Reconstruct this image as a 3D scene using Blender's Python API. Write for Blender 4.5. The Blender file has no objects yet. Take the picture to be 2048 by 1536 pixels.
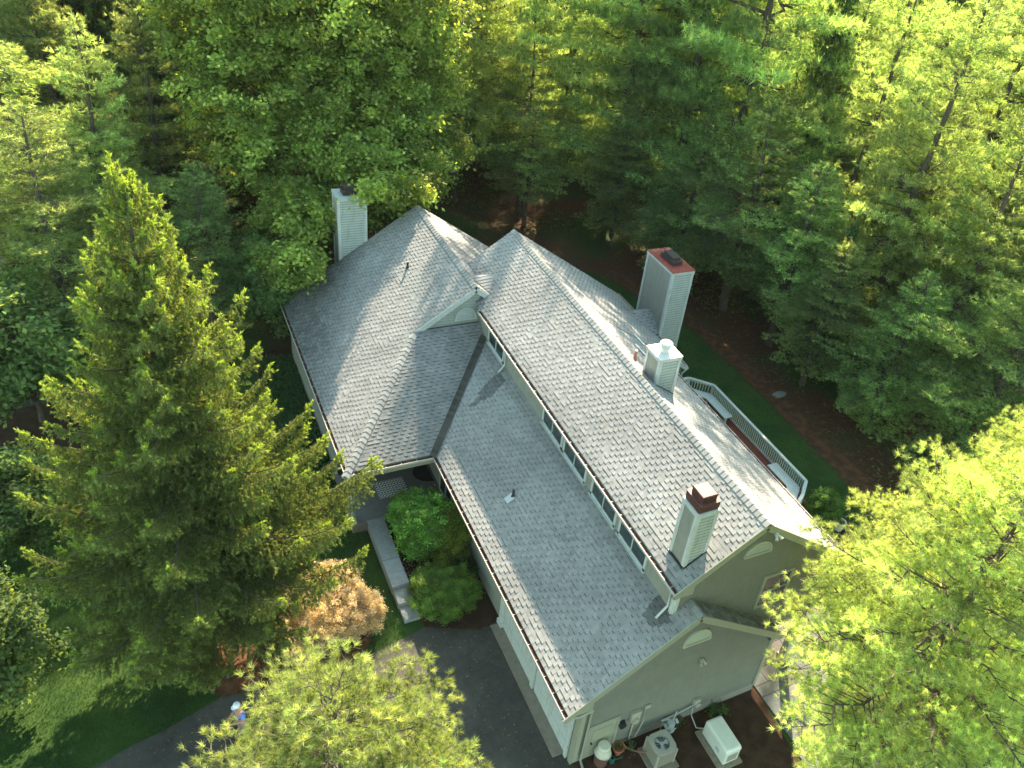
import bpy, math, random
import numpy as np
from mathutils import Vector, Matrix

# ------------------------------------------------------------------ camera, sky, sun, exposure
scene = bpy.context.scene
COL = scene.collection
CAM = (-8.68036, -11.57841, 25.7361)
Rwc = [[0.8839137456, -0.4471348193, 0.1369924949],
       [0.1577359652, 0.5608323111, 0.8127647163],
       [-0.4402452221, -0.6968052613, 0.5662566311]]
F_PX, PCX, PCY = 1664.315, 146.288, -34.121
cd = bpy.data.cameras.new('camera'); cam = bpy.data.objects.new('camera', cd); COL.objects.link(cam)
m = Matrix(Rwc).transposed().to_4x4(); m.translation = Vector(CAM); cam.matrix_world = m
cd.sensor_fit = 'HORIZONTAL'; cd.sensor_width = 36; cd.lens = F_PX / 2048 * 36
cd.shift_x = -PCX / 2048; cd.shift_y = PCY / 2048
cd.clip_start = 0.3; cd.clip_end = 3000
scene.camera = cam
SUN = Vector((0.46, 0.665, 0.585)).normalized()
w = bpy.data.worlds.new('World'); scene.world = w; w.use_nodes = True
nt = w.node_tree; sky = nt.nodes.new('ShaderNodeTexSky'); sky.sky_type = 'NISHITA'; sky.sun_disc = False
sky.sun_elevation = math.asin(SUN.z); sky.sun_rotation = math.atan2(SUN.x, SUN.y)
sky.air_density = 1.0; sky.dust_density = 0.6; sky.ozone_density = 1.3
tint = nt.nodes.new('ShaderNodeVectorMath'); tint.operation = 'MULTIPLY'; tint.inputs[1].default_value = (1.03, 1.04, .71)
nt.links.new(sky.outputs[0], tint.inputs[0]); nt.links.new(tint.outputs[0], nt.nodes['Background'].inputs[0]); nt.nodes['Background'].inputs[1].default_value = 0.15
sl = bpy.data.lights.new('sun', 'SUN'); sun = bpy.data.objects.new('sun', sl); COL.objects.link(sun)
sl.energy = 4.4; sl.angle = math.radians(0.55); sl.color = (1.0, 0.83, 0.60)
sun.rotation_euler = (-SUN).to_track_quat('-Z', 'Y').to_euler(); sun.location = (0, 0, 60)
vs = scene.view_settings; vs.view_transform = 'Standard'; vs.look = 'None'; vs.gamma = 1; vs.exposure = 2.38
scene.cycles.max_bounces = 8; scene.cycles.transparent_max_bounces = 4; scene.cycles.transmission_bounces = 5
scene.cycles.diffuse_bounces = 4; scene.cycles.caustics_reflective = False; scene.cycles.caustics_refractive = False

def project(p):
    q = Matrix(Rwc) @ (Vector(p) - Vector(CAM))
    if q.z > -0.1: return (-9999, -9999)
    return (1024 + PCX + F_PX * q.x / -q.z, 768 + PCY - F_PX * q.y / -q.z)

# ------------------------------------------------------------------ materials
MATS = {}
def mat(name, col=(.5, .5, .5), rough=.7, attr=False, noise=None, bump=None, metal=0, spec=.5, trans=None, coat=0, streak=None):
    """plain procedural material. noise=(scale, amount[,scale2,amount2]) value variation, bump=(scale,strength)"""
    if name in MATS: return MATS[name]
    M = bpy.data.materials.new(name); M.use_nodes = True; MATS[name] = M
    n = M.node_tree; L = n.links; b = n.nodes['Principled BSDF']
    b.inputs['Roughness'].default_value = rough; b.inputs['Metallic'].default_value = metal
    b.inputs['Specular IOR Level'].default_value = spec
    if coat: b.inputs['Coat Weight'].default_value = coat
    if attr:
        a = n.nodes.new('ShaderNodeAttribute'); a.attribute_name = 'Col'; out = a.outputs['Color']
    else:
        a = n.nodes.new('ShaderNodeRGB'); a.outputs[0].default_value = (*col, 1); out = a.outputs[0]
    geo = n.nodes.new('ShaderNodeNewGeometry')
    if noise:
        for k in range(0, len(noise), 2):
            t = n.nodes.new('ShaderNodeTexNoise'); t.inputs['Scale'].default_value = noise[k]; t.inputs['Detail'].default_value = 5
            L.new(geo.outputs['Position'], t.inputs['Vector'])
            r = n.nodes.new('ShaderNodeMapRange'); r.inputs['From Min'].default_value = .3; r.inputs['From Max'].default_value = .7
            r.inputs['To Min'].default_value = 1 - noise[k + 1]; r.inputs['To Max'].default_value = 1 + noise[k + 1]
            L.new(t.outputs['Fac'], r.inputs['Value'])
            mx = n.nodes.new('ShaderNodeVectorMath'); mx.operation = 'SCALE'
            L.new(out, mx.inputs[0]); L.new(r.outputs[0], mx.inputs['Scale']); out = mx.outputs[0]
    if streak:
        mp = n.nodes.new('ShaderNodeMapping'); mp.inputs['Scale'].default_value = (7, 7, .8); L.new(geo.outputs['Position'], mp.inputs['Vector'])
        t = n.nodes.new('ShaderNodeTexNoise'); t.inputs['Scale'].default_value = 1.6; t.inputs['Detail'].default_value = 6; L.new(mp.outputs[0], t.inputs['Vector'])
        r = n.nodes.new('ShaderNodeMapRange'); r.inputs['From Min'].default_value = .52; r.inputs['From Max'].default_value = .75; r.inputs['To Max'].default_value = streak[0]; L.new(t.outputs['Fac'], r.inputs['Value'])
        mx = n.nodes.new('ShaderNodeMix'); mx.data_type = 'RGBA'; mx.inputs['B'].default_value = (*streak[1], 1); L.new(r.outputs[0], mx.inputs['Factor']); L.new(out, mx.inputs['A']); out = mx.outputs['Result']
    L.new(out, b.inputs['Base Color'])
    if bump:
        t = n.nodes.new('ShaderNodeTexNoise'); t.inputs['Scale'].default_value = bump[0]; t.inputs['Detail'].default_value = 6
        L.new(geo.outputs['Position'], t.inputs['Vector'])
        bp = n.nodes.new('ShaderNodeBump'); bp.inputs['Strength'].default_value = bump[1]; bp.inputs['Distance'].default_value = .02
        L.new(t.outputs['Fac'], bp.inputs['Height']); L.new(bp.outputs[0], b.inputs['Normal'])
    return M

def leaf_mat(name, transl=.45, tcol=(1.5, 1.35, .45), rough=.5, spec=.25):
    M = bpy.data.materials.new(name); M.use_nodes = True; MATS[name] = M
    n = M.node_tree; L = n.links; n.nodes.clear()
    a = n.nodes.new('ShaderNodeAttribute'); a.attribute_name = 'Col'
    oi = n.nodes.new('ShaderNodeObjectInfo')
    r = n.nodes.new('ShaderNodeMapRange'); r.inputs['To Min'].default_value = .68; r.inputs['To Max'].default_value = 1.22
    L.new(oi.outputs['Random'], r.inputs['Value'])
    sc = n.nodes.new('ShaderNodeVectorMath'); sc.operation = 'SCALE'; L.new(a.outputs['Color'], sc.inputs[0]); L.new(r.outputs[0], sc.inputs['Scale'])
    p = n.nodes.new('ShaderNodeBsdfPrincipled'); p.inputs['Roughness'].default_value = rough; p.inputs['Specular IOR Level'].default_value = spec
    hs = n.nodes.new('ShaderNodeHueSaturation'); r2 = n.nodes.new('ShaderNodeMapRange'); r2.inputs['To Min'].default_value = .485; r2.inputs['To Max'].default_value = .525
    mm = n.nodes.new('ShaderNodeMath'); mm.operation = 'MULTIPLY'; mm.inputs[1].default_value = 7.31; L.new(oi.outputs['Random'], mm.inputs[0])
    fm = n.nodes.new('ShaderNodeMath'); fm.operation = 'FRACT'; L.new(mm.outputs[0], fm.inputs[0]); L.new(fm.outputs[0], r2.inputs['Value']); L.new(r2.outputs[0], hs.inputs['Hue'])
    L.new(sc.outputs[0], hs.inputs['Color']); hs.inputs['Saturation'].default_value = .90; sc = hs
    L.new(sc.outputs[0], p.inputs['Base Color'])
    tm = n.nodes.new('ShaderNodeVectorMath'); tm.operation = 'MULTIPLY'; tm.inputs[1].default_value = tcol
    L.new(sc.outputs[0], tm.inputs[0])
    t = n.nodes.new('ShaderNodeBsdfTranslucent'); L.new(tm.outputs[0], t.inputs['Color'])
    mix = n.nodes.new('ShaderNodeMixShader'); mix.inputs[0].default_value = transl
    L.new(p.outputs[0], mix.inputs[1]); L.new(t.outputs[0], mix.inputs[2])
    o = n.nodes.new('ShaderNodeOutputMaterial'); L.new(mix.outputs[0], o.inputs[0])
    return M

M_needle = leaf_mat('pine_needles', .5, (1.7, 1.6, .6), .45, .3)
M_farneedle = leaf_mat('far_pine_needles', .55, (2.1, 2.0, .80), .5, .15)
M_spruce = leaf_mat('spruce_needles', .45, (1.75, 1.6, .45), .5, .15)
M_leaf = leaf_mat('broad_leaves', .52, (1.9, 1.65, .38), .55, .10)
M_grass = leaf_mat('grass_blades', .25, (1.5, 1.4, .4), .6, .2)
M_bark = mat('bark', (.075, .058, .045), .9, noise=(6, .35), bump=(25, .6))
M_sh = mat('shingles', rough=.92, attr=True, noise=(90, .10, 1.1, .10, 5, .05), bump=(220, .35), spec=.3)
M_side = mat('siding', rough=.65, attr=True, noise=(3, .06, 25, .05), spec=.35, streak=(.35, (.10, .11, .085)))
M_trim = mat('trim_paint', (.265, .27, .21), .55, noise=(5, .05))
M_white = mat('white_trim', (.46, .49, .485), .5, noise=(6, .08, 40, .05), streak=(.45, (.22, .19, .13)))
M_red = mat('red_metal', (.22, .045, .035), .6, noise=(9, .35), spec=.25)
M_cap = mat('brown_metal', (.085, .034, .028), .5, noise=(12, .35), spec=.3)
M_cap2 = mat('dark_metal', (.045, .032, .032), .5, noise=(12, .3), spec=.3)
M_gutter = mat('gutter_paint', (.42, .40, .38), .5, noise=(6, .08))
M_gut = mat('gutter_debris', (.05, .018, .011), .9, noise=(20, .5), bump=(60, .8))
M_glass = mat('window_glass', (.025, .04, .045), .08, noise=(3, .3), spec=.8)
M_vent = mat('vent_paint', (.42, .43, .35), .5)
M_dark = mat('black_metal', (.015, .016, .018), .5)
M_asph = mat('asphalt', (.058, .053, .045), .93, noise=(160, .40, .7, .28, 3.5, .20), streak=(.30, (.12, .115, .10)), bump=(160, .5), spec=.25)
M_conc = mat('concrete', (.20, .165, .125), .9, noise=(5, .15, 60, .1), bump=(80, .2))
M_stone = mat('bluestone', rough=.85, attr=True, noise=(8, .14, 70, .08), bump=(50, .2))
M_ac = mat('beige_metal', (.33, .31, .26), .55, noise=(8, .06))
M_gen = mat('cream_enclosure', (.62, .64, .58), .4, noise=(4, .05))
M_terra = mat('terracotta', (.34, .11, .06), .8, noise=(14, .2))
M_plast = mat('cream_plastic', (.50, .49, .40), .45, noise=(6, .06))
M_brown = mat('brown_plastic', (.12, .055, .045), .6)
M_skin = mat('skin', (.42, .20, .14), .55)
M_blue = mat('blue_cotton', (.12, .24, .62), .85, noise=(10, .1))
M_capc = mat('white_cotton', (.70, .72, .80), .85)
M_pants = mat('khaki_cotton', (.16, .14, .11), .9)
M_hair = mat('hair', (.03, .018, .012), .7)
M_copper = mat('copper_pipe', (.30, .12, .08), .5)
M_deck = mat('deck_stain', (.17, .035, .022), .6, noise=(3, .2, 30, .15))

def clapboard_col(): return (.160, .162, .142)

# ------------------------------------------------------------------ mesh helpers
class MB:
    def __init__(s): s.v = []; s.f = []; s.c = []
    def face(s, pts, col=(.5, .5, .5)):
        i = len(s.v); s.v += [tuple(p) for p in pts]; s.f.append(tuple(range(i, i + len(pts)))); s.c.append(col)
    def box(s, c, size, col=(.5, .5, .5), rz=0, rot=None, taper=1):
        hx, hy, hz = [k / 2 for k in size]
        P = []
        for z in (-hz, hz):
            k = taper if z > 0 else 1
            for x, y in ((-hx, -hy), (hx, -hy), (hx, hy), (-hx, hy)): P.append(Vector((x * k, y * k, z)))
        R = rot if rot is not None else Matrix.Rotation(rz, 3, 'Z')
        P = [R @ p + Vector(c) for p in P]
        i = len(s.v); s.v += [tuple(p) for p in P]
        for q in ((0, 3, 2, 1), (4, 5, 6, 7), (0, 1, 5, 4), (1, 2, 6, 5), (2, 3, 7, 6), (3, 0, 4, 7)):
            s.f.append(tuple(i + k for k in q)); s.c.append(col)
    def prism(s, poly, z0, z1, col=(.5, .5, .5)):
        n = len(poly); i = len(s.v)
        s.v += [(p[0], p[1], z0) for p in poly] + [(p[0], p[1], z1) for p in poly]
        s.f.append(tuple(i + k for k in range(n))[::-1]); s.c.append(col)
        s.f.append(tuple(i + n + k for k in range(n))); s.c.append(col)
        for k in range(n):
            s.f.append((i + k, i + (k + 1) % n, i + n + (k + 1) % n, i + n + k)); s.c.append(col)
    def tube(s, pts, rad, n=8, col=(.5, .5, .5), cap=True):
        pts = [Vector(p) for p in pts]
        if not hasattr(rad, '__len__'): rad = [rad] * len(pts)
        rings = []
        for k, p in enumerate(pts):
            d = (pts[min(k + 1, len(pts) - 1)] - pts[max(k - 1, 0)]).normalized()
            a = d.cross(Vector((0, 0, 1)))
            if a.length < .05: a = d.cross(Vector((1, 0, 0)))
            a.normalize(); b = d.cross(a)
            i = len(s.v)
            for j in range(n):
                t = 2 * math.pi * j / n
                s.v.append(tuple(p + (a * math.cos(t) + b * math.sin(t)) * rad[k]))
            rings.append(i)
        for k in range(len(rings) - 1):
            for j in range(n):
                s.f.append((rings[k] + j, rings[k] + (j + 1) % n, rings[k + 1] + (j + 1) % n, rings[k + 1] + j)); s.c.append(col)
        if cap:
            s.f.append(tuple(rings[0] + j for j in range(n))); s.c.append(col)
            s.f.append(tuple(rings[-1] + j for j in range(n))[::-1]); s.c.append(col)
    def lathe(s, c, prof, n=24, col=(.5, .5, .5)):
        i = len(s.v)
        for r, z in prof:
            for j in range(n):
                t = 2 * math.pi * j / n; s.v.append((c[0] + r * math.cos(t), c[1] + r * math.sin(t), c[2] + z))
        for k in range(len(prof) - 1):
            for j in range(n):
                s.f.append((i + k * n + j, i + k * n + (j + 1) % n, i + (k + 1) * n + (j + 1) % n, i + (k + 1) * n + j)); s.c.append(col)
    def build(s, name, m, parent=None, smooth=False, bevel=0, loc=None):
        me = bpy.data.meshes.new(name)
        V = np.array(s.v, dtype=np.float32)
        off = np.zeros(3)
        if parent is None and loc is not None: off = np.array(loc); V = V - off
        me.from_pydata(V.tolist(), [], s.f)
        a = me.color_attributes.new('Col', 'FLOAT_COLOR', 'CORNER')
        arr = np.empty((len(me.loops), 4), dtype=np.float32); k = 0
        for fc, c in zip(s.f, s.c):
            arr[k:k + len(fc), :3] = c; k += len(fc)
        arr[:, 3] = 1; a.data.foreach_set('color', arr.ravel())
        me.materials.append(m); me.update()
        if smooth: me.shade_smooth()
        o = bpy.data.objects.new(name, me); COL.objects.link(o)
        if parent is not None:
            o.parent = parent
            base = Vector((0, 0, 0)); q = parent
            while q is not None: base += q.location; q = q.parent
            o.location = -base if True else o.location
        elif loc is not None: o.location = loc
        if bevel:
            bm = o.modifiers.new('bevel', 'BEVEL'); bm.width = bevel; bm.segments = 2; bm.limit_method = 'ANGLE'
        return o

def tag(o, label=None, cat=None, group=None, kind=None):
    if label: o['label'] = label
    if cat: o['category'] = cat
    if group: o['group'] = group
    if kind: o['kind'] = kind
    return o
def empty(name, loc, label, cat, group=None):
    o = bpy.data.objects.new(name, None); COL.objects.link(o); o.location = loc; o.empty_display_size = .3
    return tag(o, label, cat, group)

# array meshes for foliage -------------------------------------------------
class Tri:
    def __init__(s): s.P = []; s.Cc = []
    def add(s, P, C):   # P (n,3,3)  C (n,3)
        s.P.append(P.astype(np.float32)); s.Cc.append(C.astype(np.float32))
    def mesh(s, name, m):
        P = np.concatenate(s.P); C = np.concatenate(s.Cc); n = len(P)
        me = bpy.data.meshes.new(name)
        me.vertices.add(n * 3); me.vertices.foreach_set('co', P.reshape(-1))
        me.loops.add(n * 3); me.loops.foreach_set('vertex_index', np.arange(n * 3, dtype=np.int32))
        me.polygons.add(n); me.polygons.foreach_set('loop_start', np.arange(0, n * 3, 3, dtype=np.int32))
        me.polygons.foreach_set('loop_total', np.full(n, 3, dtype=np.int32))
        a = me.color_attributes.new('Col', 'FLOAT_COLOR', 'CORNER')
        arr = np.ones((n * 3, 4), dtype=np.float32); arr[:, :3] = np.repeat(C, 3, axis=0)
        a.data.foreach_set('color', arr.ravel())
        me.materials.append(m); me.update(calc_edges=True); return me

def unit(a): return a / np.maximum(np.linalg.norm(a, axis=-1, keepdims=True), 1e-9)

def needles(T, rng, P, D, K, ln, wd, spread, cols, axis=0.0, jit=.15):
    """P (n,3) tuft bases, D (n,3) directions; K needles each, needle bases spread along axis"""
    n = len(P); P = np.repeat(P, K, 0); D = unit(np.repeat(D, K, 0)); C = np.repeat(cols, K, 0)
    r = unit(rng.normal(size=(n * K, 3)))
    dirs = unit(D * (1 - spread) + r * spread)
    base = P + D * (rng.random((n * K, 1)) * axis)
    L = ln * (0.75 + .5 * rng.random((n * K, 1)))
    s = unit(np.cross(dirs, unit(rng.normal(size=(n * K, 3))))) * wd * .5
    T.add(np.stack([base - s, base + s, base + dirs * L], 1), C * (1 + jit * rng.normal(size=(n * K, 1))).clip(.5, 1.6))

def leaves(T, rng, P, N, ln, wd, cols, jit=.18):
    """diamond leaves: two triangles folded slightly"""
    n = len(P); N = unit(N); t = unit(np.cross(N, unit(rng.normal(size=(n, 3))))); b = np.cross(N, t)
    L = ln * (.7 + .6 * rng.random((n, 1))); W = wd * (.7 + .6 * rng.random((n, 1)))
    tip = P + t * L; mid = P + t * L * .5 - N * W * .15
    C = cols * (1 + jit * rng.normal(size=(n, 1))).clip(.45, 1.8)
    T.add(np.stack([P, mid + b * W * .5, tip], 1), C); T.add(np.stack([P, tip, mid - b * W * .5], 1), C)

# ------------------------------------------------------------------ tree meshes (origin at base)
def pine_meshes(name, seed, H, R, base, K=9, ln=.22, wd=.03, dens=1.0, whorl=.62, col=(.085, .135, .045), tipcol=(.19, .25, .06), extra=None, rf=None, lean=.02, nb=5, m=None):
    rng = np.random.default_rng(seed)
    mb = MB(); T = Tri()
    bend = rng.normal(size=2) * lean
    def tp(z): return np.array([bend[0] * z + .12 * math.sin(z * .5 + seed), bend[1] * z + .12 * math.cos(z * .37 + seed), z])
    zs = np.linspace(0, H, 16)
    r0 = H * .0125 + .03
    mb.tube([tp(z) for z in zs], [r0 * (1 - z / H) ** .8 + .012 for z in zs], 8)
    TP = []; TD = []; TW = []; TT = []
    z = base; brs = []
    while z < H - .25:
        t = (z - base) / (H - base)
        n = nb + rng.integers(0, 2) if t < .9 else 4
        a0 = rng.random() * 6.28
        prof = min(1, (1 - t) * 1.45 + .08) * (0.55 + .45 * min(1, t * 4 + .3))
        for k in range(n):
            az = a0 + 6.283 * k / n + rng.normal() * .22
            L = R * prof * (.58 + .62 * rng.random())
            if rf is not None: L *= rf(t, az)
            if rng.random() < .07 and t < .75: L *= .45
            el = -.12 + .75 * t ** 1.5 + rng.normal() * .08
            brs.append((z + rng.normal() * .12, az, max(L, .25), el))
        z += whorl * (.75 + .5 * rng.random()) * (1.0 if t < .7 else .75)
    if extra: brs += extra
    for (z, az, L, el) in brs:
        d = np.array([math.cos(az), math.sin(az), 0]); S = 6
        pts = []
        for k in range(S + 1):
            s = k / S
            pts.append(tp(min(z, H)) + d * L * s * math.cos(el) + np.array([0, 0, L * (s * math.sin(el) - .10 * s + .16 * s * s)]))
        pts = np.array(pts); pts[1:-1] += rng.normal(size=(S - 1, 3)) * .03 * L
        rb = .010 + .010 * L
        mb.tube(pts, [rb * (1 - .82 * k / S) for k in range(S + 1)], 4, cap=False)
        nT0 = len(TP); btone = .62 + .76 * rng.random()
        nsub = max(3, int(L * 4.2 * dens ** .5))
        for j in range(nsub):
            s = .22 + .78 * (j + rng.random()) / nsub
            p = pts[min(int(s * S), S - 1)] * (1 - (s * S % 1)) + pts[min(int(s * S) + 1, S)] * (s * S % 1)
            side = 1 if j % 2 else -1
            sd = unit(d * (.55 + .3 * rng.random()) + side * np.array([-d[1], d[0], 0]) * (1 - .6 * s * rng.random()) + np.array([0, 0, .12 + .18 * rng.random()]))
            sl_ = (.30 + .42 * L * (1 - s) + .15 * rng.random()) * min(1, .5 + L * .4)
            q = p + sd * sl_ + np.array([0, 0, -.05])
            mb.tube([p, (p + q) / 2 + np.array([0, 0, .02]), q], [.007 + .003 * L, .006, .004], 3, cap=False)
            nt_ = max(2, int(sl_ * 9 * dens))
            u = (.25 + .75 * rng.random((nt_, 1)))
            off = rng.normal(size=(nt_, 3)) * np.array([.09, .09, .05]) * (.6 + sl_)
            TP.append(p + (q - p) * u + off); TD.append(np.repeat((sd + [0, 0, .25])[None], nt_, 0) + rng.normal(size=(nt_, 3)) * .35)
            TW.append(np.full((nt_, 1), s) * .6 + u * .4)
        TP.append(pts[-1][None]); TD.append(unit(pts[-1] - pts[-2])[None] + [[0, 0, .3]]); TW.append(np.ones((1, 1)))
        TT += [np.full((len(q_), 1), btone) for q_ in TP[nT0:]]
    # leader
    nl = 14; TP.append(np.stack([tp(H - .9 * k / nl) for k in range(nl)]) + rng.normal(size=(nl, 3)) * .05); TD.append(np.tile([[0, 0, 1.]], (nl, 1)) + rng.normal(size=(nl, 3)) * .4); TW.append(np.ones((nl, 1)))
    P = np.concatenate(TP); D = np.concatenate(TD); W = np.concatenate(TW)
    fr = (rng.random((len(P), 1)) < (.10 + .55 * W ** 3)).astype(float) * (.4 + .6 * rng.random((len(P), 1)))
    C = np.array(col) * (1 - fr) + np.array(tipcol) * fr
    TT.append(np.ones((nl, 1))); C = C * (.8 + .4 * rng.random((len(P), 1))) * np.concatenate(TT)
    needles(T, rng, P, D, K, ln, wd, .52, C, axis=ln * .5)
    return mb, T.mesh(name + '_crown', m or M_needle)

def spruce_meshes(name, seed, H, R, base, K=5, ln=.11, wd=.035, dens=1.0, dark=False, nb=7, whorl=.42, asym=(0, 0)):
    rng = np.random.default_rng(seed); mb = MB(); T = Tri()
    zs = np.linspace(0, H, 14); r0 = H * .014
    tp = lambda z: np.array([.0, .0, z])
    mb.tube([tp(z) for z in zs], [r0 * (1 - z / H) ** .85 + .012 for z in zs], 8)
    P = []; D = []; C = []; ti = []
    old = np.array((.08, .12, .045)) if dark else np.array((.215, .24, .07))
    old2 = np.array((.07, .12, .05)) if dark else np.array((.18, .255, .08))
    new = np.array((.15, .23, .07)) if dark else np.array((.34, .46, .08))
    z = base
    while z < H - .15:
        t = (z - base) / (H - base); a0 = rng.random() * 6.28
        n = nb if t < .85 else 5
        for k in range(n):
            az = a0 + 6.283 * k / n + rng.normal() * .2
            L = (R * (1 - t) ** 1.18 * min(1, .30 + 2.7 * t) + .14) * (.70 + .5 * rng.random())
            zz = z + rng.normal() * .15; L *= 1 + asym[0] * math.cos(az - asym[1])
            S = 7; d = np.array([math.cos(az), math.sin(az), 0]); up = (.75 * t ** 2)
            pts = []
            for q in range(S + 1):
                s = q / S
                pts.append(tp(zz) + d * L * s + np.array([0, 0, L * (up * s - (1 - t) * .30 * math.sin(s * 2.4) + .22 * s ** 3)]))
            pts = np.array(pts)
            mb.tube(pts, [(.012 + .008 * L) * (1 - .8 * q / S) for q in range(S + 1)], 4, cap=False)
            ns = max(4, int(L * 8 * dens))
            for j in range(ns):
                s = .12 + .88 * (j + rng.random()) / ns
                i0 = min(int(s * S), S - 1); fr = s * S - i0
                p = pts[i0] * (1 - fr) + pts[i0 + 1] * fr
                side = 1 if j % 2 else -1
                perp = np.array([-d[1], d[0], 0]) * side
                sd = unit(d * (.35 + .6 * s) + perp * (1 - .5 * s) + np.array([0, 0, .05]))
                sl_ = (.18 + .34 * L * (1 - s) ** .8) * (.7 + .5 * rng.random())
                nt_ = max(3, int(sl_ * 16 * dens))
                u = (np.arange(nt_) + rng.random(nt_))[:, None] / nt_
                pp = p + sd * sl_ * u + np.array([0, 0, -1.]) * (.22 * sl_ * u ** 2)
                # twigs along sub-branch
                dd = np.repeat(sd[None], nt_, 0) + rng.normal(size=(nt_, 3)) * .45
                P.append(pp + rng.normal(size=(nt_, 3)) * .025); D.append(dd); tip = u > .72
                mixc = rng.random((nt_, 1)); c = old * mixc + old2 * (1 - mixc)
                isnew = tip & (rng.random((nt_, 1)) < (.35 + .65 * s)) & (s > .3 or t > .6)
                P_ = None
                C.append(np.where(isnew, new * (.75 + .5 * rng.random((nt_, 1))), c))
                # hanging twigs
                nh = max(2, int(sl_ * 11 * dens))
                u2 = rng.random((nh, 1)); hp = p + sd * sl_ * u2
                hl = .05 + .26 * rng.random((nh, 1)) * (1 - .6 * s)
                for q in range(3):
                    P.append(hp + np.array([0, 0, -1.]) * hl * (q + .3) / 2 + rng.normal(size=(nh, 3)) * .02)
                    D.append(np.tile([[0, 0, -1.]], (nh, 1)) + d * .25 + rng.normal(size=(nh, 3)) * .25)
                    mc = rng.random((nh, 1)); C.append((old * mc + old2 * (1 - mc)) * (.8 + .4 * rng.random((nh, 1))))
            # bright leader shoots at branch end
            nn = 9
            e = pts[-1] - pts[-2]; e = unit(e + np.array([0, 0, .12]))
            P.append(pts[-1] + e * np.linspace(-.12, .16, nn)[:, None]); D.append(np.tile(e[None], (nn, 1)) + rng.normal(size=(nn, 3)) * .25); C.append(np.tile(new[None] * 1.1, (nn, 1)))
            for q in range(4):
                sd = unit(e + rng.normal(size=3) * .5 + np.array([0, 0, .1])); b0 = pts[-1] - e * .08 * (q + 1)
                P.append(b0 + sd * np.linspace(.02, .13, 5)[:, None]); D.append(np.tile(sd[None], (5, 1)) + rng.normal(size=(5, 3)) * .2); C.append(np.tile(new[None], (5, 1)))
        z += whorl * (.7 + .6 * rng.random()) * (1.1 - .4 * t)
    P.append(tp(H) + np.stack([np.zeros(16), np.zeros(16), np.linspace(-.5, .25, 16)], 1)); D.append(np.tile([[0, 0, 1.]], (16, 1)) + rng.normal(size=(16, 3)) * .3); C.append(np.tile(new[None], (16, 1)))
    P = np.concatenate(P); D = np.concatenate(D); C = np.concatenate(C)
    needles(T, rng, P, D, K, ln, wd, .38, C, axis=.05)
    return mb, T.mesh(name + '_crown', M_spruce)

def broad_meshes(name, seed, blobs, leaf=.16, lw=.11, per=90, col=(.07, .14, .035), tip=(.13, .22, .05), trunk=True, H=16, clump=.55, tr=.22, hang=.25, maplike=False):
    """blobs: (x,y,z,rx,ry,rz) lumps of crown; leaves grouped in sprays on the lumps' surfaces and through the volume"""
    rng = np.random.default_rng(seed); mb = MB(); T = Tri(); cen = []
    for (x, y, z, rx, ry, rz) in blobs:
        area = 4 * math.pi * ((rx * ry) ** 1.6 / 3 * 1 + (rx * rz) ** 1.6 / 3 + (ry * rz) ** 1.6 / 3) ** (1 / 1.6)
        n = max(6, int(area / (clump * clump * 2.0)))
        d = unit(rng.normal(size=(n, 3))); r = (.68 + .46 * rng.random((n, 1))) 
        inner = rng.random((n, 1)) < .25; r = np.where(inner, r * .6, r)
        q = np.array([x, y, z]) + d * r * np.array([rx, ry, rz]); cen.append(np.concatenate([q, d], 1))
    cen = np.concatenate(cen)
    if trunk:
        mb.tube([(0, 0, 0), (.1, .05, H * .2), (0, .1, H * .45), (.1, 0, H * .75)], [tr * 1.25, tr, tr * .7, tr * .25], 10)
        for i in range(0, len(cen), max(1, len(cen) // 90)):
            q = cen[i, :3]; h = max(.12 * H, min(q[2] * .62, H * .7)); s = np.array([0, 0, h])
            mid = s * .5 + q * .5 + np.array([0, 0, .25]) + rng.normal(size=3) * .15
            mb.tube([s, mid, q], [tr * .28, tr * .14, .012], 5, cap=False)
    N = len(cen)
    # sprays: each clump centre holds a few star-like sprays
    tone = (.45 + .95 * rng.random((N, 1))) if N > 300 else .75 + .5 * rng.random((N, 1)); k = per
    P = np.repeat(cen[:, :3], k, 0) + rng.normal(size=(N * k, 3)) * clump * np.array([.5, .5, .34])
    Nn = np.repeat(cen[:, 3:], k, 0) * .45 + np.array([0, 0, .75]) + rng.normal(size=(N * k, 3)) * .55
    mixc = ((rng.random((N * k, 1)) < .22) | np.repeat(rng.random((N, 1)) < .16, k, 0)).astype(float) * rng.random((N * k, 1))
    C = (np.array(col) * (1 - mixc) + np.array(tip) * mixc) * np.repeat(tone, k, 0)
    leaves(T, rng, P, Nn, leaf, lw, C)
    return mb, T.mesh(name + '_crown', M_leaf)

PROTO = {}
def proto(key, fn):
    if key not in PROTO: PROTO[key] = fn()
    return PROTO[key]
def plant(kind, key_or, loc, rz, scale, label, cat, group=None, sz=None):
    mbme = key_or
    root = empty(kind, loc, label, cat, group); root.rotation_euler = (0, 0, rz); root.scale = (scale, scale, sz or scale)
    mb, me = mbme[0], mbme[1]
    if mb.v:
        if len(mbme) < 3 or mbme[2] is None:
            o = mb.build('trunk', M_bark); tme = o.data; bpy.data.objects.remove(o)
            if isinstance(mbme, list): mbme[2] = tme
        else: tme = mbme[2]
        t = bpy.data.objects.new('trunk', tme); COL.objects.link(t); t.parent = root
    c = bpy.data.objects.new('crown', me); COL.objects.link(c); c.parent = root
    return root

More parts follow.
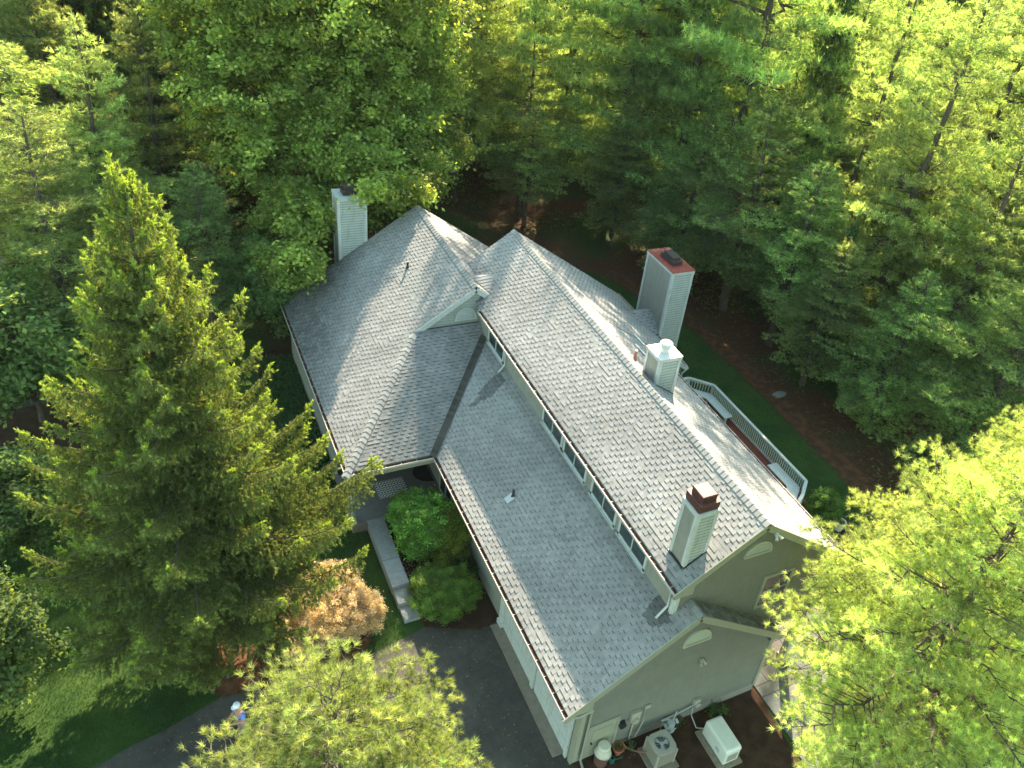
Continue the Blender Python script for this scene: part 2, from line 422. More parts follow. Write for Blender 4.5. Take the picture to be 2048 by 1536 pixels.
# ------------------------------------------------------------------ shingles / boards on a plane
def clip_poly(sub, P):
    """clip polygon sub (list of 2d) by convex ccw polygon P"""
    out = sub
    n = len(P)
    for i in range(n):
        ax, ay = P[i]; bx, by = P[(i + 1) % n]; ex, ey = bx - ax, by - ay
        inp = out; out = []
        if not inp: return []
        for k in range(len(inp)):
            p = inp[k]; q = inp[(k + 1) % len(inp)]
            dp = ex * (p[1] - ay) - ey * (p[0] - ax); dq = ex * (q[1] - ay) - ey * (q[0] - ax)
            if dp >= -1e-9: out.append(p)
            if (dp > 1e-9 and dq < -1e-9) or (dp < -1e-9 and dq > 1e-9):
                t = dp / (dp - dq); out.append((p[0] + t * (q[0] - p[0]), p[1] + t * (q[1] - p[1])))
    return out
def area2(P):
    return .5 * sum(P[i][0] * P[(i + 1) % len(P)][1] - P[(i + 1) % len(P)][0] * P[i][1] for i in range(len(P)))
def hsh(a, b, c=0):
    x = math.sin(a * 127.1 + b * 311.7 + c * 74.7) * 43758.5453; return x - math.floor(x)

def courses(mb, pts3, U, h, tw, colf, thick=(.006, .018), seed=0, slab=.16, slabcol=(.30, .31, .235), backing=True):
    """cover the planar convex polygon pts3 with lapped courses; U = horizontal unit dir; rows run up-slope"""
    pts3 = [Vector(p) for p in pts3]; U = Vector(U).normalized()
    n = (pts3[1] - pts3[0]).cross(pts3[2] - pts3[0]).normalized()
    V = n.cross(U).normalized()
    if V.z < 0 or (abs(V.z) < 1e-6): V = -V
    if U.cross(V).dot(Vector((0, 0, 1))) < 0 and abs(n.z) > .05: U = -U
    N = U.cross(V)
    uv = [(p.dot(U), p.dot(V)) for p in pts3]; base = pts3[0].dot(N)
    if area2(uv) < 0: uv = uv[::-1]
    v0, v1 = min(p[1] for p in uv), max(p[1] for p in uv); u0, u1 = min(p[0] for p in uv), max(p[0] for p in uv)
    to3 = lambda u, v, d: U * u + V * v + N * (base + d)
    k = 0; v = v0
    while v < v1:
        off = ((k * .11 + .03 * hsh(k, seed, 3)) % .306) if tw < .2 else .5 * (k % 2) * tw
        u = u0 - 2 * tw + off if tw < 5 else u0 - .01
        uj = u
        j = 0
        while u < u1:
            wv = tw if tw > 5 else uj + (j + 1) * tw + (hsh(k, j, seed) - .5) * .045 - u
            cell = [(u, v), (u + wv, v), (u + wv, min(v + h, v1)), (u, min(v + h, v1))]
            if tw > 5: cell = [(u0 - .01, v), (u1 + .01, v), (u1 + .01, min(v + h, v1)), (u0 - .01, min(v + h, v1))]
            c = clip_poly(cell, uv)
            if len(c) > 2 and abs(area2(c)) > 1e-4:
                r = hsh(k, j, seed + 7)
                r = .7 if (j % 2 == 0) != (r > .91) else .2
                t = thick[0] if r < .45 else thick[1]
                if tw > 5: t = thick[1]
                lift = lambda p: .002 + t * (1 - .85 * (p[1] - v) / h)
                P3 = [to3(p[0], p[1], lift(p)) for p in c]
                cc = colf(P3[0], k, j)
                mb.face(P3, cc)
                dk = tuple(q * (.30 if tw < 5 else .72) for q in cc)
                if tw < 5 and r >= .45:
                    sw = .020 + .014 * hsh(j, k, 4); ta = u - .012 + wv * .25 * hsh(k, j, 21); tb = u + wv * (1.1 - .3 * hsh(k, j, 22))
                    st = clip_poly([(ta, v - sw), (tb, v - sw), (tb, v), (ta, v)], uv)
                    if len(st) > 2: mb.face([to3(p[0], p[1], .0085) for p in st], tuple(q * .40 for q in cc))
                for i in range(len(c)):
                    a, b = c[i], c[(i + 1) % len(c)]
                    if (abs(a[1] - v) < 1e-6 and abs(b[1] - v) < 1e-6) or (tw < 5 and abs(a[0] - b[0]) < 1e-6):
                        mb.face([to3(a[0], a[1], -.004), to3(b[0], b[1], -.004), P3[(i + 1) % len(c)], P3[i]], dk)
            u += wv; j += 1
            if tw > 5: break
        v += h; k += 1
    if backing:
        nn = len(uv)
        if slab:
            top = [to3(p[0], p[1], -.003) for p in uv]; bot = [p - N * slab for p in top]
            mb.face(bot[::-1], slabcol)
            for i in range(nn): mb.face([top[i], bot[i], bot[(i + 1) % nn], top[(i + 1) % nn]], slabcol)
            mb.face(top, (.08, .08, .08))
        else:
            mb.face([to3(p[0], p[1], -.004) for p in uv], (.25, .25, .22))

random.seed(5)
def shcol(stain=None):
    def f(p, k, j):
        r = hsh(k, j, 11); g = .250 * (.88 + .22 * r)
        if r > .93: g *= .86
        tint = (1.0 + .03 * hsh(j, k, 5), 1.0, .985 + .03 * hsh(j, k, 9))
        s = stain(p) if stain else 1
        return (g * tint[0] * s, g * tint[1] * s, g * tint[2] * s)
    return f
BD = .058
def boards(mb, pts3, U, col=None, h=BD, slab=0, var=.16):
    c0 = col or clapboard_col()
    def f(p, k, j):
        q = 1 + var * (.5 - (k % 2)) + .06 * (hsh(k, 1, 2) - .5); return tuple(x * q for x in c0)  # every other board darker: painted stand-in for the shadow line under each lap
    courses(mb, pts3, U, h, 99, f, thick=(.004, .010), slab=slab)

def ridge_caps(mb, A, B, na, nb, wdt=.18, step=.22, colf=None):
    """bent cap shingles along the line A->B; na, nb = down-slope unit vectors of both sides"""
    A, B, na, nb = Vector(A), Vector(B), Vector(na).normalized(), Vector(nb).normalized()
    L = (B - A).length; d = (B - A) / L; n = int(L / step); up = (-(na + nb)).normalized()
    if up.z < 0: up = -up
    for i in range(n):
        a = A + d * (i * step - .03); b = A + d * ((i + 1) * step + .01)
        l0, l1 = .048, .010
        g = .25 * (.85 + .3 * hsh(i, 3, 1)); c = (g, g, g)
        for s in (na, nb):
            P = [a + up * l0, b + up * (l1 + .012), b + up * (l1 + .004) + s * wdt, a + up * (l0 - .012) + s * wdt]
            mb.face(P, c)
            mb.face([P[0], P[3], P[3] - up * .03, P[0] - up * .03], (c[0] * .7,) * 3)
            mb.face([P[3], P[2], P[2] - up * .02, P[3] - up * .02], (c[0] * .7,) * 3)

def beam(mb, A, B, wdt, hgt, col=(.3, .31, .235), up=(0, 0, 1)):
    A, B = Vector(A), Vector(B); d = (B - A).normalized(); s = d.cross(Vector(up)).normalized(); u = s.cross(d)
    P = []
    for q in (A, B):
        for x, y in ((-1, -1), (1, -1), (1, 1), (-1, 1)): P.append(q + s * x * wdt / 2 + u * y * hgt / 2)
    i = len(mb.v); mb.v += [tuple(p) for p in P]
    for q in ((0, 1, 2, 3), (7, 6, 5, 4), (0, 4, 5, 1), (1, 5, 6, 2), (2, 6, 7, 3), (3, 7, 4, 0)):
        mb.f.append(tuple(i + k for k in q)); mb.c.append(col)

# ================================================================== GROUND
def flat(name, poly, z, m, col=(.5, .5, .5), kind='structure'):
    mb = MB(); mb.face([(p[0], p[1], z) for p in poly], col); o = mb.build(name, m); o['kind'] = kind; return o
def ground_mat():
    M = bpy.data.materials.new('forest_floor'); M.use_nodes = True; n = M.node_tree; L = n.links; b = n.nodes['Principled BSDF']
    b.inputs['Roughness'].default_value = .95; b.inputs['Specular IOR Level'].default_value = .15
    g = n.nodes.new('ShaderNodeNewGeometry')
    t1 = n.nodes.new('ShaderNodeTexNoise'); t1.inputs['Scale'].default_value = .16; t1.inputs['Detail'].default_value = 6; L.new(g.outputs['Position'], t1.inputs['Vector'])
    r1 = n.nodes.new('ShaderNodeValToRGB'); e = r1.color_ramp.elements
    e[0].position = .40; e[0].color = (.030, .055, .012, 1); e[1].position = .56; e[1].color = (.072, .034, .018, 1)
    e2 = r1.color_ramp.elements.new(.48); e2.color = (.055, .045, .018, 1)
    L.new(t1.outputs[0], r1.inputs[0])
    t2 = n.nodes.new('ShaderNodeTexNoise'); t2.inputs['Scale'].default_value = 7; t2.inputs['Detail'].default_value = 8; L.new(g.outputs['Position'], t2.inputs['Vector'])
    r2 = n.nodes.new('ShaderNodeMapRange'); r2.inputs['From Min'].default_value = .3; r2.inputs['From Max'].default_value = .7; r2.inputs['To Min'].default_value = .45; r2.inputs['To Max'].default_value = 1.5; L.new(t2.outputs[0], r2.inputs[0])
    s = n.nodes.new('ShaderNodeVectorMath'); s.operation = 'SCALE'; L.new(r1.outputs[0], s.inputs[0]); L.new(r2.outputs[0], s.inputs['Scale']); L.new(s.outputs[0], b.inputs['Base Color'])
    bp = n.nodes.new('ShaderNodeBump'); bp.inputs['Strength'].default_value = .7; bp.inputs['Distance'].default_value = .06; L.new(t2.outputs[0], bp.inputs['Height']); L.new(bp.outputs[0], b.inputs['Normal'])
    return M
flat('ground', [(-900, -900), (900, -900), (900, 900), (-900, 900)], -.012, ground_mat())
def dirt_mat(name, c0, c1, sc, c2=None, small=45):
    M = bpy.data.materials.new(name); M.use_nodes = True; n = M.node_tree; L = n.links; b = n.nodes['Principled BSDF']
    b.inputs['Roughness'].default_value = .95; b.inputs['Specular IOR Level'].default_value = .15
    g = n.nodes.new('ShaderNodeNewGeometry')
    t1 = n.nodes.new('ShaderNodeTexNoise'); t1.inputs['Scale'].default_value = sc; t1.inputs['Detail'].default_value = 9; L.new(g.outputs['Position'], t1.inputs['Vector'])
    r1 = n.nodes.new('ShaderNodeValToRGB'); e = r1.color_ramp.elements; e[0].position = .38; e[0].color = (*c0, 1); e[1].position = .62; e[1].color = (*c1, 1); L.new(t1.outputs[0], r1.inputs[0])
    t2 = n.nodes.new('ShaderNodeTexNoise'); t2.inputs['Scale'].default_value = small; t2.inputs['Detail'].default_value = 4; L.new(g.outputs['Position'], t2.inputs['Vector'])
    r2 = n.nodes.new('ShaderNodeMapRange'); r2.inputs['From Min'].default_value = .3; r2.inputs['From Max'].default_value = .7; r2.inputs['To Min'].default_value = .55; r2.inputs['To Max'].default_value = 1.45; L.new(t2.outputs[0], r2.inputs[0])
    s = n.nodes.new('ShaderNodeVectorMath'); s.operation = 'SCALE'; L.new(r1.outputs[0], s.inputs[0]); L.new(r2.outputs[0], s.inputs['Scale']); L.new(s.outputs[0], b.inputs['Base Color'])
    bp = n.nodes.new('ShaderNodeBump'); bp.inputs['Strength'].default_value = .6; bp.inputs['Distance'].default_value = .03; L.new(t2.outputs[0], bp.inputs['Height']); L.new(bp.outputs[0], b.inputs['Normal'])
    return M
M_lawn = dirt_mat('lawn', (.021, .050, .011), (.040, .074, .015), .7, small=60)
M_mulch = dirt_mat('mulch', (.035, .019, .012), (.062, .034, .021), 2.2, small=55)
M_needlebed = dirt_mat('needle_bed', (.055, .026, .014), (.115, .052, .026), 2.5, small=40)
M_gravel = dirt_mat('gravel', (.30, .27, .23), (.42, .38, .34), 1.2, small=30)
lawn_front = [(-40, -30), (-1.9, -30), (-1.9, 16), (-4.2, 27), (-13, 30), (-40, 30)]
flat('lawn', lawn_front, -.006, M_lawn)
lawn_back = [(8, -14), (15, -14), (18.2, -4), (19.3, 6), (19.6, 15), (19.4, 22), (17.2, 29), (12, 33.5), (4, 33), (4, 20), (8, 15)]
flat('lawn', lawn_back, -.002, M_lawn)
flat('path', [(18.4, -4), (19.5, 6), (19.8, 15), (19.6, 22), (17.4, 29.2), (18.3, 29.6), (20.6, 22.4), (20.9, 15), (20.7, 6), (19.6, -4)], .002, M_needlebed)
flat('driveway', [(-60, -30), (-60, 0), (-20, 4.2), (-12.44, 5.57), (-11.55, 5.89), (-10.74, 6.02), (-9.87, 6.27), (-8.96, 6.57), (-7.13, 6.37), (-5.67, 6.31), (-4.26, 6.42), (-2.52, 6.75), (-1.97, 6.9), (-.16, 6.05), (.72, 6.25), (.72, .2), (.9, -1.0), (1.2, -30)], .003, M_asph)
flat('ground', [(-1.98, 6.92), (-.16, 6.1), (.72, 6.3), (.9, 13), (-2.05, 13)], .001, M_mulch).name = 'garden_bed'
flat('garden_bed', [(-10.6, 9.6), (-9.85, 7.6), (-8.9, 6.6), (-7.1, 6.42), (-5.6, 6.37), (-4.5, 6.5), (-3.9, 7.0), (-3.75, 8.2), (-4.6, 9.6), (-5.9, 11.2), (-8, 12.2), (-10, 11.6)], .001, M_needlebed)
flat('garden_bed', [(.75, .3), (8.25, .3), (7.95, -2.9), (7.0, -3.6), (1.1, -3.2)], .008, M_mulch)
flat('garden_bed', [(-16, 17.5), (-12.6, 19), (-12.2, 23), (-14, 26), (-17, 25)], .001, M_mulch)
flat('garden_bed', [(-4.4, 13), (-3.1, 13), (-3.1, 26), (-5.0, 26)], .0015, M_mulch)
flat('garden_bed', [(14.8, 4.6), (17.6, 4.4), (17.6, 7.1), (14.8, 7.0)], .001, M_mulch)
flat('road', [(8, 53), (20, 50.6), (30, 47.0), (42, 41.6), (58, 36), (90, 28), (91, 33), (60, 40), (44, 46), (32, 51.5), (22, 55), (9, 58)], .004, M_gravel)
flat('driveway', [(-30, 23), (-13.8, 24.3), (-12.4, 27.8), (-30, 27.2)], .004, M_asph)

# flagstone patio on the right of the garage gable
mb = MB(); rs = random.Random(4)
y = -5.2
while y < 3.2:
    hgt = rs.choice((.45, .6, .75)); x = 8.22 + (0 if y > -3.0 else -.15)
    while x < 12.6:
        wd_ = rs.choice((.6, .8, 1.0, 1.2)); g = rs.uniform(.075, .14); c = rs.choice(((1, .95, .88), (.9, 1, 1.05), (1.1, .92, .8), (.95, 1, .95)))
        mb.box((x + wd_ / 2, y + hgt / 2, .02), (wd_ - .02, hgt - .02, .07), tuple(g * q for q in c)); x += wd_
    y += hgt
mb.build('patio', M_stone)['kind'] = 'structure'
# concrete apron at the garage doors
mb = MB(); mb.box((.52, 3.35, .01), (.5, 5.5, .05)); mb.build('pavement', M_conc, bevel=.01)['kind'] = 'structure'
# entry walk: slabs and steps
mb = MB()
def slab(x0, x1, y0, y1, z, g): mb.box(((x0 + x1) / 2, (y0 + y1) / 2, z / 2), (x1 - x0, y1 - y0, z), (g, g * 1.02, g * 1.02))
slab(-2.66, -1.98, 10.06, 12.3, .45, .20); slab(-2.66, -2.0, 8.70, 10.04, .448, .22)
slab(-2.64, -1.98, 7.97, 8.69, .30, .19); slab(-2.61, -2.02, 7.28, 7.96, .15, .20)
slab(-2.62, -2.0, 9.34, 9.36, .452, .12)
mb.build('pavement', M_stone, bevel=.008)['kind'] = 'structure'
mb = MB(); mb.box((-1.2, 14.0, .22), (4.1, 3.6, .45), (.13, .12, .11)); mb.build('pavement', M_stone)['kind'] = 'structure'

# ================================================================== HOUSE
S = .69
house = empty('house', (3, 9, 0), 'large grey clapboard house with grey shingle roofs and white trimmed chimneys', 'house')
YB, YR = 19.76, .40
def z_low(x): return 3.20 + .686 * x
def z_up(x): return 6.96 + .693 * (x - 3.267)
def z_ur(x): return 8.925 - .693 * (x - 6.10)
def z_bk(x): return 8.925 - .679 * (x - 6.10)
def z_L(x): return 3.20 + .686 * (x + 3.47)
def z_Lr(x): return 7.857 - .69 * (x - 3.319)
Y = (0, 1, 0); X = (1, 0, 0)
# --- lower garage roof
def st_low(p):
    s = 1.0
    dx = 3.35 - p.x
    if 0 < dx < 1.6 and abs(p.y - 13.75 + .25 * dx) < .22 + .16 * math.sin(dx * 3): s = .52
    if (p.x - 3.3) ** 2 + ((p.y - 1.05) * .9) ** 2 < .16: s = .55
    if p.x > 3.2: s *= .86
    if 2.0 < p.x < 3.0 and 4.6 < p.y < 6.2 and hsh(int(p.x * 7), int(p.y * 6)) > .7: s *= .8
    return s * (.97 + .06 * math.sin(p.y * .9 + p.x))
mb = MB()
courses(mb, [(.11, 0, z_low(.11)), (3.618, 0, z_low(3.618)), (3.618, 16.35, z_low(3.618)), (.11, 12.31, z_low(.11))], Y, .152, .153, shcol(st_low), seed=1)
courses(mb, [(3.618, 0, z_low(3.618)), (4.196, 0, 6.081), (4.196, .689, 6.081), (3.618, .689, z_low(3.618))], Y, .152, .153, shcol(), seed=2)
def st_moss(p): return .42 + .35 * hsh(int(p.x * 5), int(p.y * 9), 3)
courses(mb, [(4.196, 0, 6.081), (8.205, 0, 3.306), (8.205, .689, 3.306), (4.196, .689, 6.081)], Y, .152, .153, shcol(st_moss), seed=3)
roof_low = mb.build('roof', M_sh, house)
mb = MB(); ridge_caps(mb, (4.196, 0, 6.09), (4.196, .68, 6.09), (-1, 0, -.686), (1, 0, -.69)); mb.build('ridge_cap', M_sh, roof_low)
# --- upper roof
mb = MB()
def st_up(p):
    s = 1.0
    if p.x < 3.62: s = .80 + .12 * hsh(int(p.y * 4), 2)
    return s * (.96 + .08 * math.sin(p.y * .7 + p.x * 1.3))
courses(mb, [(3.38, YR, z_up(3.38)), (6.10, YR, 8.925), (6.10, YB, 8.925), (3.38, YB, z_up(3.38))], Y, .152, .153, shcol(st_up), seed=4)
courses(mb, [(6.10, YR, 8.925), (10.21, YR, z_ur(10.21)), (10.21, 13.02, z_ur(10.21)), (6.10, 13.02, 8.925)], Y, .152, .153, shcol(), seed=5)
courses(mb, [(6.10, 13.02, 8.925), (12.26, 13.02, z_bk(12.26)), (12.26, YB, z_bk(12.26)), (6.10, YB, 8.925)], Y, .152, .153, shcol(), seed=6)
# cricket behind the tall chimney
courses(mb, [(12.46, 15.75, 4.75), (12.46, 16.85, 5.55), (11.05, 16.85, 5.56), (12.20, 15.75, 4.79)], X, .152, .153, shcol(), seed=7, slab=0)
courses(mb, [(12.46, 16.85, 5.55), (12.46, 18.0, 4.75), (12.20, 18.0, 4.79), (11.05, 16.85, 5.56)], X, .152, .153, shcol(), seed=8, slab=0)
roof_up = mb.build('roof', M_sh, house)
mb = MB(); ridge_caps(mb, (6.10, YR, 8.935), (6.10, YB, 8.935), (-1, 0, -.693), (1, 0, -.69)); mb.build('ridge_cap', M_sh, roof_up)
# --- left wing roof
YG, YLB, YF = 17.0, 25.2, 12.18
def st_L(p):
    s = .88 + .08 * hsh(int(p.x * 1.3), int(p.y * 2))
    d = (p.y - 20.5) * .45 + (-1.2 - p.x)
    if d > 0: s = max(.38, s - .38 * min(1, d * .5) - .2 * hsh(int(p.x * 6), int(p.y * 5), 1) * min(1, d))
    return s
mb = MB()
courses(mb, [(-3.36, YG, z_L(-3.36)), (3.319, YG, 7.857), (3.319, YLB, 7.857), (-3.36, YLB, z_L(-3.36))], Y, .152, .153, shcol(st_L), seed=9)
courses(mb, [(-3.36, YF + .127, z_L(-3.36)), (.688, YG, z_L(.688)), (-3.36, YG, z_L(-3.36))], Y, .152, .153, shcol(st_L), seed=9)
courses(mb, [(3.319, YG, 7.857), (9.9, YG, z_Lr(9.9)), (9.9, YLB, z_Lr(9.9)), (3.319, YLB, 7.857)], Y, .152, .153, shcol(), seed=10)
roof_L = mb.build('roof', M_sh, house)
mb = MB(); ridge_caps(mb, (3.319, YG, 7.868), (3.319, YLB, 7.868), (-1, 0, -.686), (1, 0, -.69)); mb.build('ridge_cap', M_sh, roof_L)
mb = MB(); ridge_caps(mb, (-3.47, YF, 3.22), (.688, YG, z_L(.688) + .01), (-.62, .5, -.42), (.55, -.62, -.36)); mb.build('ridge_cap', M_sh, roof_L)
# hip face
ZH = z_L(.688)
HS = (ZH - z_L(-3.36)) / (YG - YF - .127)
mb = MB()
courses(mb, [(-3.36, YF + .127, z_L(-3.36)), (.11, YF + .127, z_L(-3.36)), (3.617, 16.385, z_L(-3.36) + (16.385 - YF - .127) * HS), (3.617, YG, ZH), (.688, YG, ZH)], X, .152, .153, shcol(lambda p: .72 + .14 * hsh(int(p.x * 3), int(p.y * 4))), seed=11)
mb.build('roof', M_sh, house)
# small saddle between the wings
mb = MB()
zc = 7.86
courses(mb, [(3.45, 17.75, zc - .05), (4.55, 17.9, zc), (4.04, 17.0, 7.42)], (1, .13, 0), .155, 9.9, shcol(), seed=12, slab=0)
courses(mb, [(3.5, 17.8, zc - .05), (3.8, 18.5, 7.55), (4.2, 18.5, 7.62), (4.55, 17.95, zc)], (1, .13, 0), .155, 9.9, shcol(), seed=13, slab=0)
mb.build('roof', M_sh, house)
# valley flashing
mb = MB()
va, vb = Vector((.0, 12.20, 3.235)), Vector((3.60, 16.38, 5.72))
dv = (vb - va).normalized()
n1 = Vector((-.686, 0, 1)).normalized(); n2 = Vector((0, -.592, 1)).normalized()
s1 = dv.cross(n1).normalized(); s2 = dv.cross(n2).normalized()
for k in range(40):
    a = va + (vb - va) * k / 40; b = va + (vb - va) * (k + 1.02) / 40; c = .045 + .03 * hsh(k, 1)
    A1 = s1 * .17 if s1.x > 0 else -s1 * .17
    A2 = -s2 * .17 if s2.x > 0 else s2 * .17
    mb.face([a + n1 * .018, b + n1 * .018, b + A1 + n1 * .02, a + A1 + n1 * .02], (c, c * .95, c * .85))
    mb.face([a + n2 * .018, a + A2 + n2 * .02, b + A2 + n2 * .02, b + n2 * .018], (c, c * .95, c * .85))
mb.build('valley', M_sh, house)

# --- walls
mb = MB()
g = clapboard_col()
# garage gable (y=.2): split in convex pieces
boards(mb, [(.73, .2, .38), (8.05, .2, .38), (8.05, .2, 3.22), (4.196, .2, 5.95), (.73, .2, 3.58)], X)
mb.box((4.4, .21, .18), (7.32, .06, .40), (.24, .23, .21))     # foundation strip
mb.face([(8.05, .2, 0), (8.05, 8, 0), (8.05, 8, 3.4), (8.05, .2, 3.4)], g)
# main gable (y=.689)
boards(mb, [(3.64, .69, 5.55), (4.2, .69, 5.95), (8.05, .69, 3.3), (8.05, .69, 7.45), (6.10, .69, 8.80), (3.64, .69, 7.1)], X) if False else None
boards(mb, [(3.64, .69, 5.5), (8.05, .69, 2.8), (8.05, .69, 7.46), (6.10, .69, 8.80), (3.64, .69, 7.09)], X)
boards(mb, [(8.05, .69, 2.75), (10.05, .69, 2.75), (10.05, .69, 6.08), (8.05, .69, 7.46)], X)
mb.face([(8.05, .69, 2.75), (10.05, .69, 2.75), (10.05, 3.6, 2.75), (8.05, 3.6, 2.75)], (.5, .5, .45))
mb.face([(8.05, 3.6, 0), (10.05, 3.6, 0), (10.05, 3.6, 2.75), (8.05, 3.6, 2.75)], g)
boards(mb, [(10.05, .7, 2.75), (10.05, 3.6, 2.75), (10.05, 3.6, 6.0), (10.05, .7, 6.0)], Y)
boards(mb, [(10.05, 3.6, .2), (10.05, 13.1, .2), (10.05, 13.1, 6.0), (10.05, 3.6, 6.0)], Y)
boards(mb, [(12.1, 13.1, .2), (12.1, 19.5, .2), (12.1, 19.5, 4.7), (12.1, 13.1, 4.7)], Y)
boards(mb, [(10.05, 13.1, .2), (12.1, 13.1, .2), (12.1, 13.1, 4.75), (10.05, 13.1, 6.1)], X)
mb.face([(12.1, 19.5, 0), (3.6, 19.5, 0), (3.6, 19.5, 7.0), (6.1, 19.5, 8.8), (12.1, 19.5, 4.7)], g)
# clerestory wall
boards(mb, [(3.618, .69, 5.5), (3.618, 17.2, 5.5), (3.618, 17.2, 7.05), (3.618, .69, 7.05)], Y, (.25, .28, .27), h=BD)  # same siding, paler and bluer: open skylight painted into the colour
# left wall (garage side and porch side)
boards(mb, [(.73, .2, .0), (.73, 12.6, .0), (.73, 12.6, 3.5), (.73, .2, 3.5)], Y, (.25, .28, .27))  # skylight on this sky-facing side is put into the board colour too
boards(mb, [(.73, 12.6, .4), (.73, 15.6, .4), (.73, 15.6, 3.5), (.73, 12.6, 3.5)], Y)
# left wing walls
boards(mb, [(-3.1, 15.3, 0), (-3.1, 25.0, 0), (-3.1, 25.0, 3.4), (-3.1, 15.3, 3.4)], Y)
boards(mb, [(-3.1, 15.6, .4), (.73, 15.6, .4), (.73, 15.6, 3.5), (-3.1, 15.6, 3.5)], X)
mb.face([(-3.1, 25.0, 0), (9.6, 25.0, 0), (9.6, 25, 3.4), (3.32, 25, 7.7), (-3.1, 25, 3.4)], g)
mb.face([(9.6, 19.5, 0), (9.6, 25, 0), (9.6, 25, 3.5), (9.6, 19.5, 3.5)], g)
# gablet wall
boards(mb, [(.75, 17.15, 6.0), (3.60, 17.15, 6.0), (3.60, 17.15, 7.60), (3.319, 17.15, 7.80), (.75, 17.15, 6.04)], X, col=(.30, .33, .31), h=.07)
mb.build('wall', M_side, house)

# --- trim: rakes, corner boards, fascia, beam
mb = MB()
def rake(A, B, dz=-.12, w=.04, h=.24): beam(mb, Vector(A) + Vector((0, 0, dz)), Vector(B) + Vector((0, 0, dz)), w, h)
rake((-.02, .0, 3.19), (4.196, .0, 6.08)); rake((4.196, .0, 6.08), (8.25, .0, 3.29)); mb.build('rake_board', M_trim, house); mb = MB()
rake((3.25, YR, 6.95), (6.10, YR, 8.92)); rake((6.10, YR, 8.92), (10.36, YR, 5.98)); mb.build('rake_board', M_trim, house); mb = MB()
# eave returns (boxed triangles)
for (A, B, C_) in (((0.02, .02, 3.05), (.95, .02, 3.05), (.95, .02, 3.74)), ((8.2, .02, 3.12), (7.75, .02, 3.12), (7.75, .02, 3.5)), ((3.28, YR + .02, 6.72), (3.95, YR + .02, 6.72), (3.95, YR + .02, 7.3))):
    mb = MB(); mb.face([A, B, C_]); mb.face([(A[0], A[1] + .2, A[2]), (B[0], B[1] + .2, B[2]), (B[0], B[1], B[2]), A]); mb.build('eave_return', M_trim, house)
mb = MB(); mb.box((.80, .16, 1.65), (.16, .05, 3.0)); mb.box((.70, .26, 1.5), (.05, .18, 3.0)); mb.build('corner_board', M_trim, house)
mb = MB(); mb.box((8.02, .16, 1.75), (.13, .05, 2.75)); mb.box((8.06, .28, 1.75), (.05, .2, 2.75)); mb.build('corner_board', M_trim, house)
mb = MB(); beam(mb, (-3.2, 12.5, 2.86), (.75, 12.5, 2.86), .22, .24); mb.build('porch_beam', M_trim, house)
mb = MB(); beam(mb, (0.15, YF + .17, 3.03), (-3.36, YF + .17, 3.03), .05, .30); mb.build('fascia', M_trim, house)
mb = MB()
# white trims near the gablet and the clerestory corner
for A, B in (((.70, YG - .02, ZH), (3.319, YG - .02, 7.85)), ((3.319, YG - .02, 7.85), (4.02, YG - .02, 7.36))):
    beam(mb, Vector(A) + Vector((0, 0, -.14)), Vector(B) + Vector((0, 0, -.14)), .045, .24)
mb.box((3.58, .74, 6.25), (.06, .14, 1.3)); mb.box((3.66, .66, 6.25), (.14, .05, 1.3))
beam(mb, (.16, 0.02, 3.06), (.16, 12.3, 3.06), .03, .22)
beam(mb, (-3.31, 12.3, 3.06), (-3.31, 25.1, 3.06), .03, .2)
beam(mb, (3.42, .45, 6.86), (3.42, 16.8, 6.86), .03, .17)
beam(mb, (10.16, .45, 5.94), (10.16, 13.0, 5.94), .03, .16); beam(mb, (12.20, 13.04, 4.62), (12.20, 19.7, 4.62), .03, .16)
beam(mb, (12.35, 13.04, 4.6), (10.30, 13.04, 6.0), .04, .2)
mb.build('fascia', M_white, house)
# gutters
def gutter(A, B, outv, name='gutter'):
    A, B, o = Vector(A), Vector(B), Vector(outv).normalized(); d = (B - A).normalized(); mb = MB()
    w_ = .12; h = .10
    P = [(0, 0), (0, -h), (w_, -h), (w_, 0)]
    beam(mb, A + o * w_ + Vector((0, 0, -h / 2)), B + o * w_ + Vector((0, 0, -h / 2)), .012, h)
    beam(mb, A + o * w_ / 2 + Vector((0, 0, -h)), B + o * w_ / 2 + Vector((0, 0, -h)), w_, .01)
    beam(mb, A + o * (w_ + .006) + Vector((0, 0, .002)), B + o * (w_ + .006) + Vector((0, 0, .002)), .017, .016)
    for q, s in ((A, 1), (B, -1)): mb.box(q + d * .004 * s + o * w_ / 2 + Vector((0, 0, -h / 2)), (max(.01, abs(o.x) * w_ + .01), max(.01, abs(o.y) * w_ + .01), h))
    L = (B - A).length; n = int(L / .62)
    for k in range(n):
        q = A + d * (.3 + k * .62); beam(mb, q - o * .03 + Vector((0, 0, .012)), q + o * (w_ + .02) + Vector((0, 0, .012)), .016, .006)
    g = mb.build(name, M_gutter, house)
    mb = MB(); n = int(L / .1)
    for k in range(n):
        q = A + d * (k + .5) * L / n; mb.box(q + o * (w_ / 2 - .003) + Vector((0, 0, -.040 + .02 * hsh(k, 3))), (w_ * .9 if abs(o.x) > .5 else L / n * 1.02, w_ * .9 if abs(o.y) > .5 else L / n * 1.02, .05))
    mb.build('gutter_debris', M_gut, g)
gutter((.115, .0, 3.21), (.115, 12.2, 3.21), (-1, 0, 0)); gutter((-3.35, 12.2, 3.21), (-3.35, 25.2, 3.21), (-1, 0, 0))
gutter((-3.45, YF + .12, 3.21), (-.0, YF + .12, 3.21), (0, -1, 0)); gutter((3.375, YR, 6.97), (3.375, 16.5, 6.97), (-1, 0, 0))
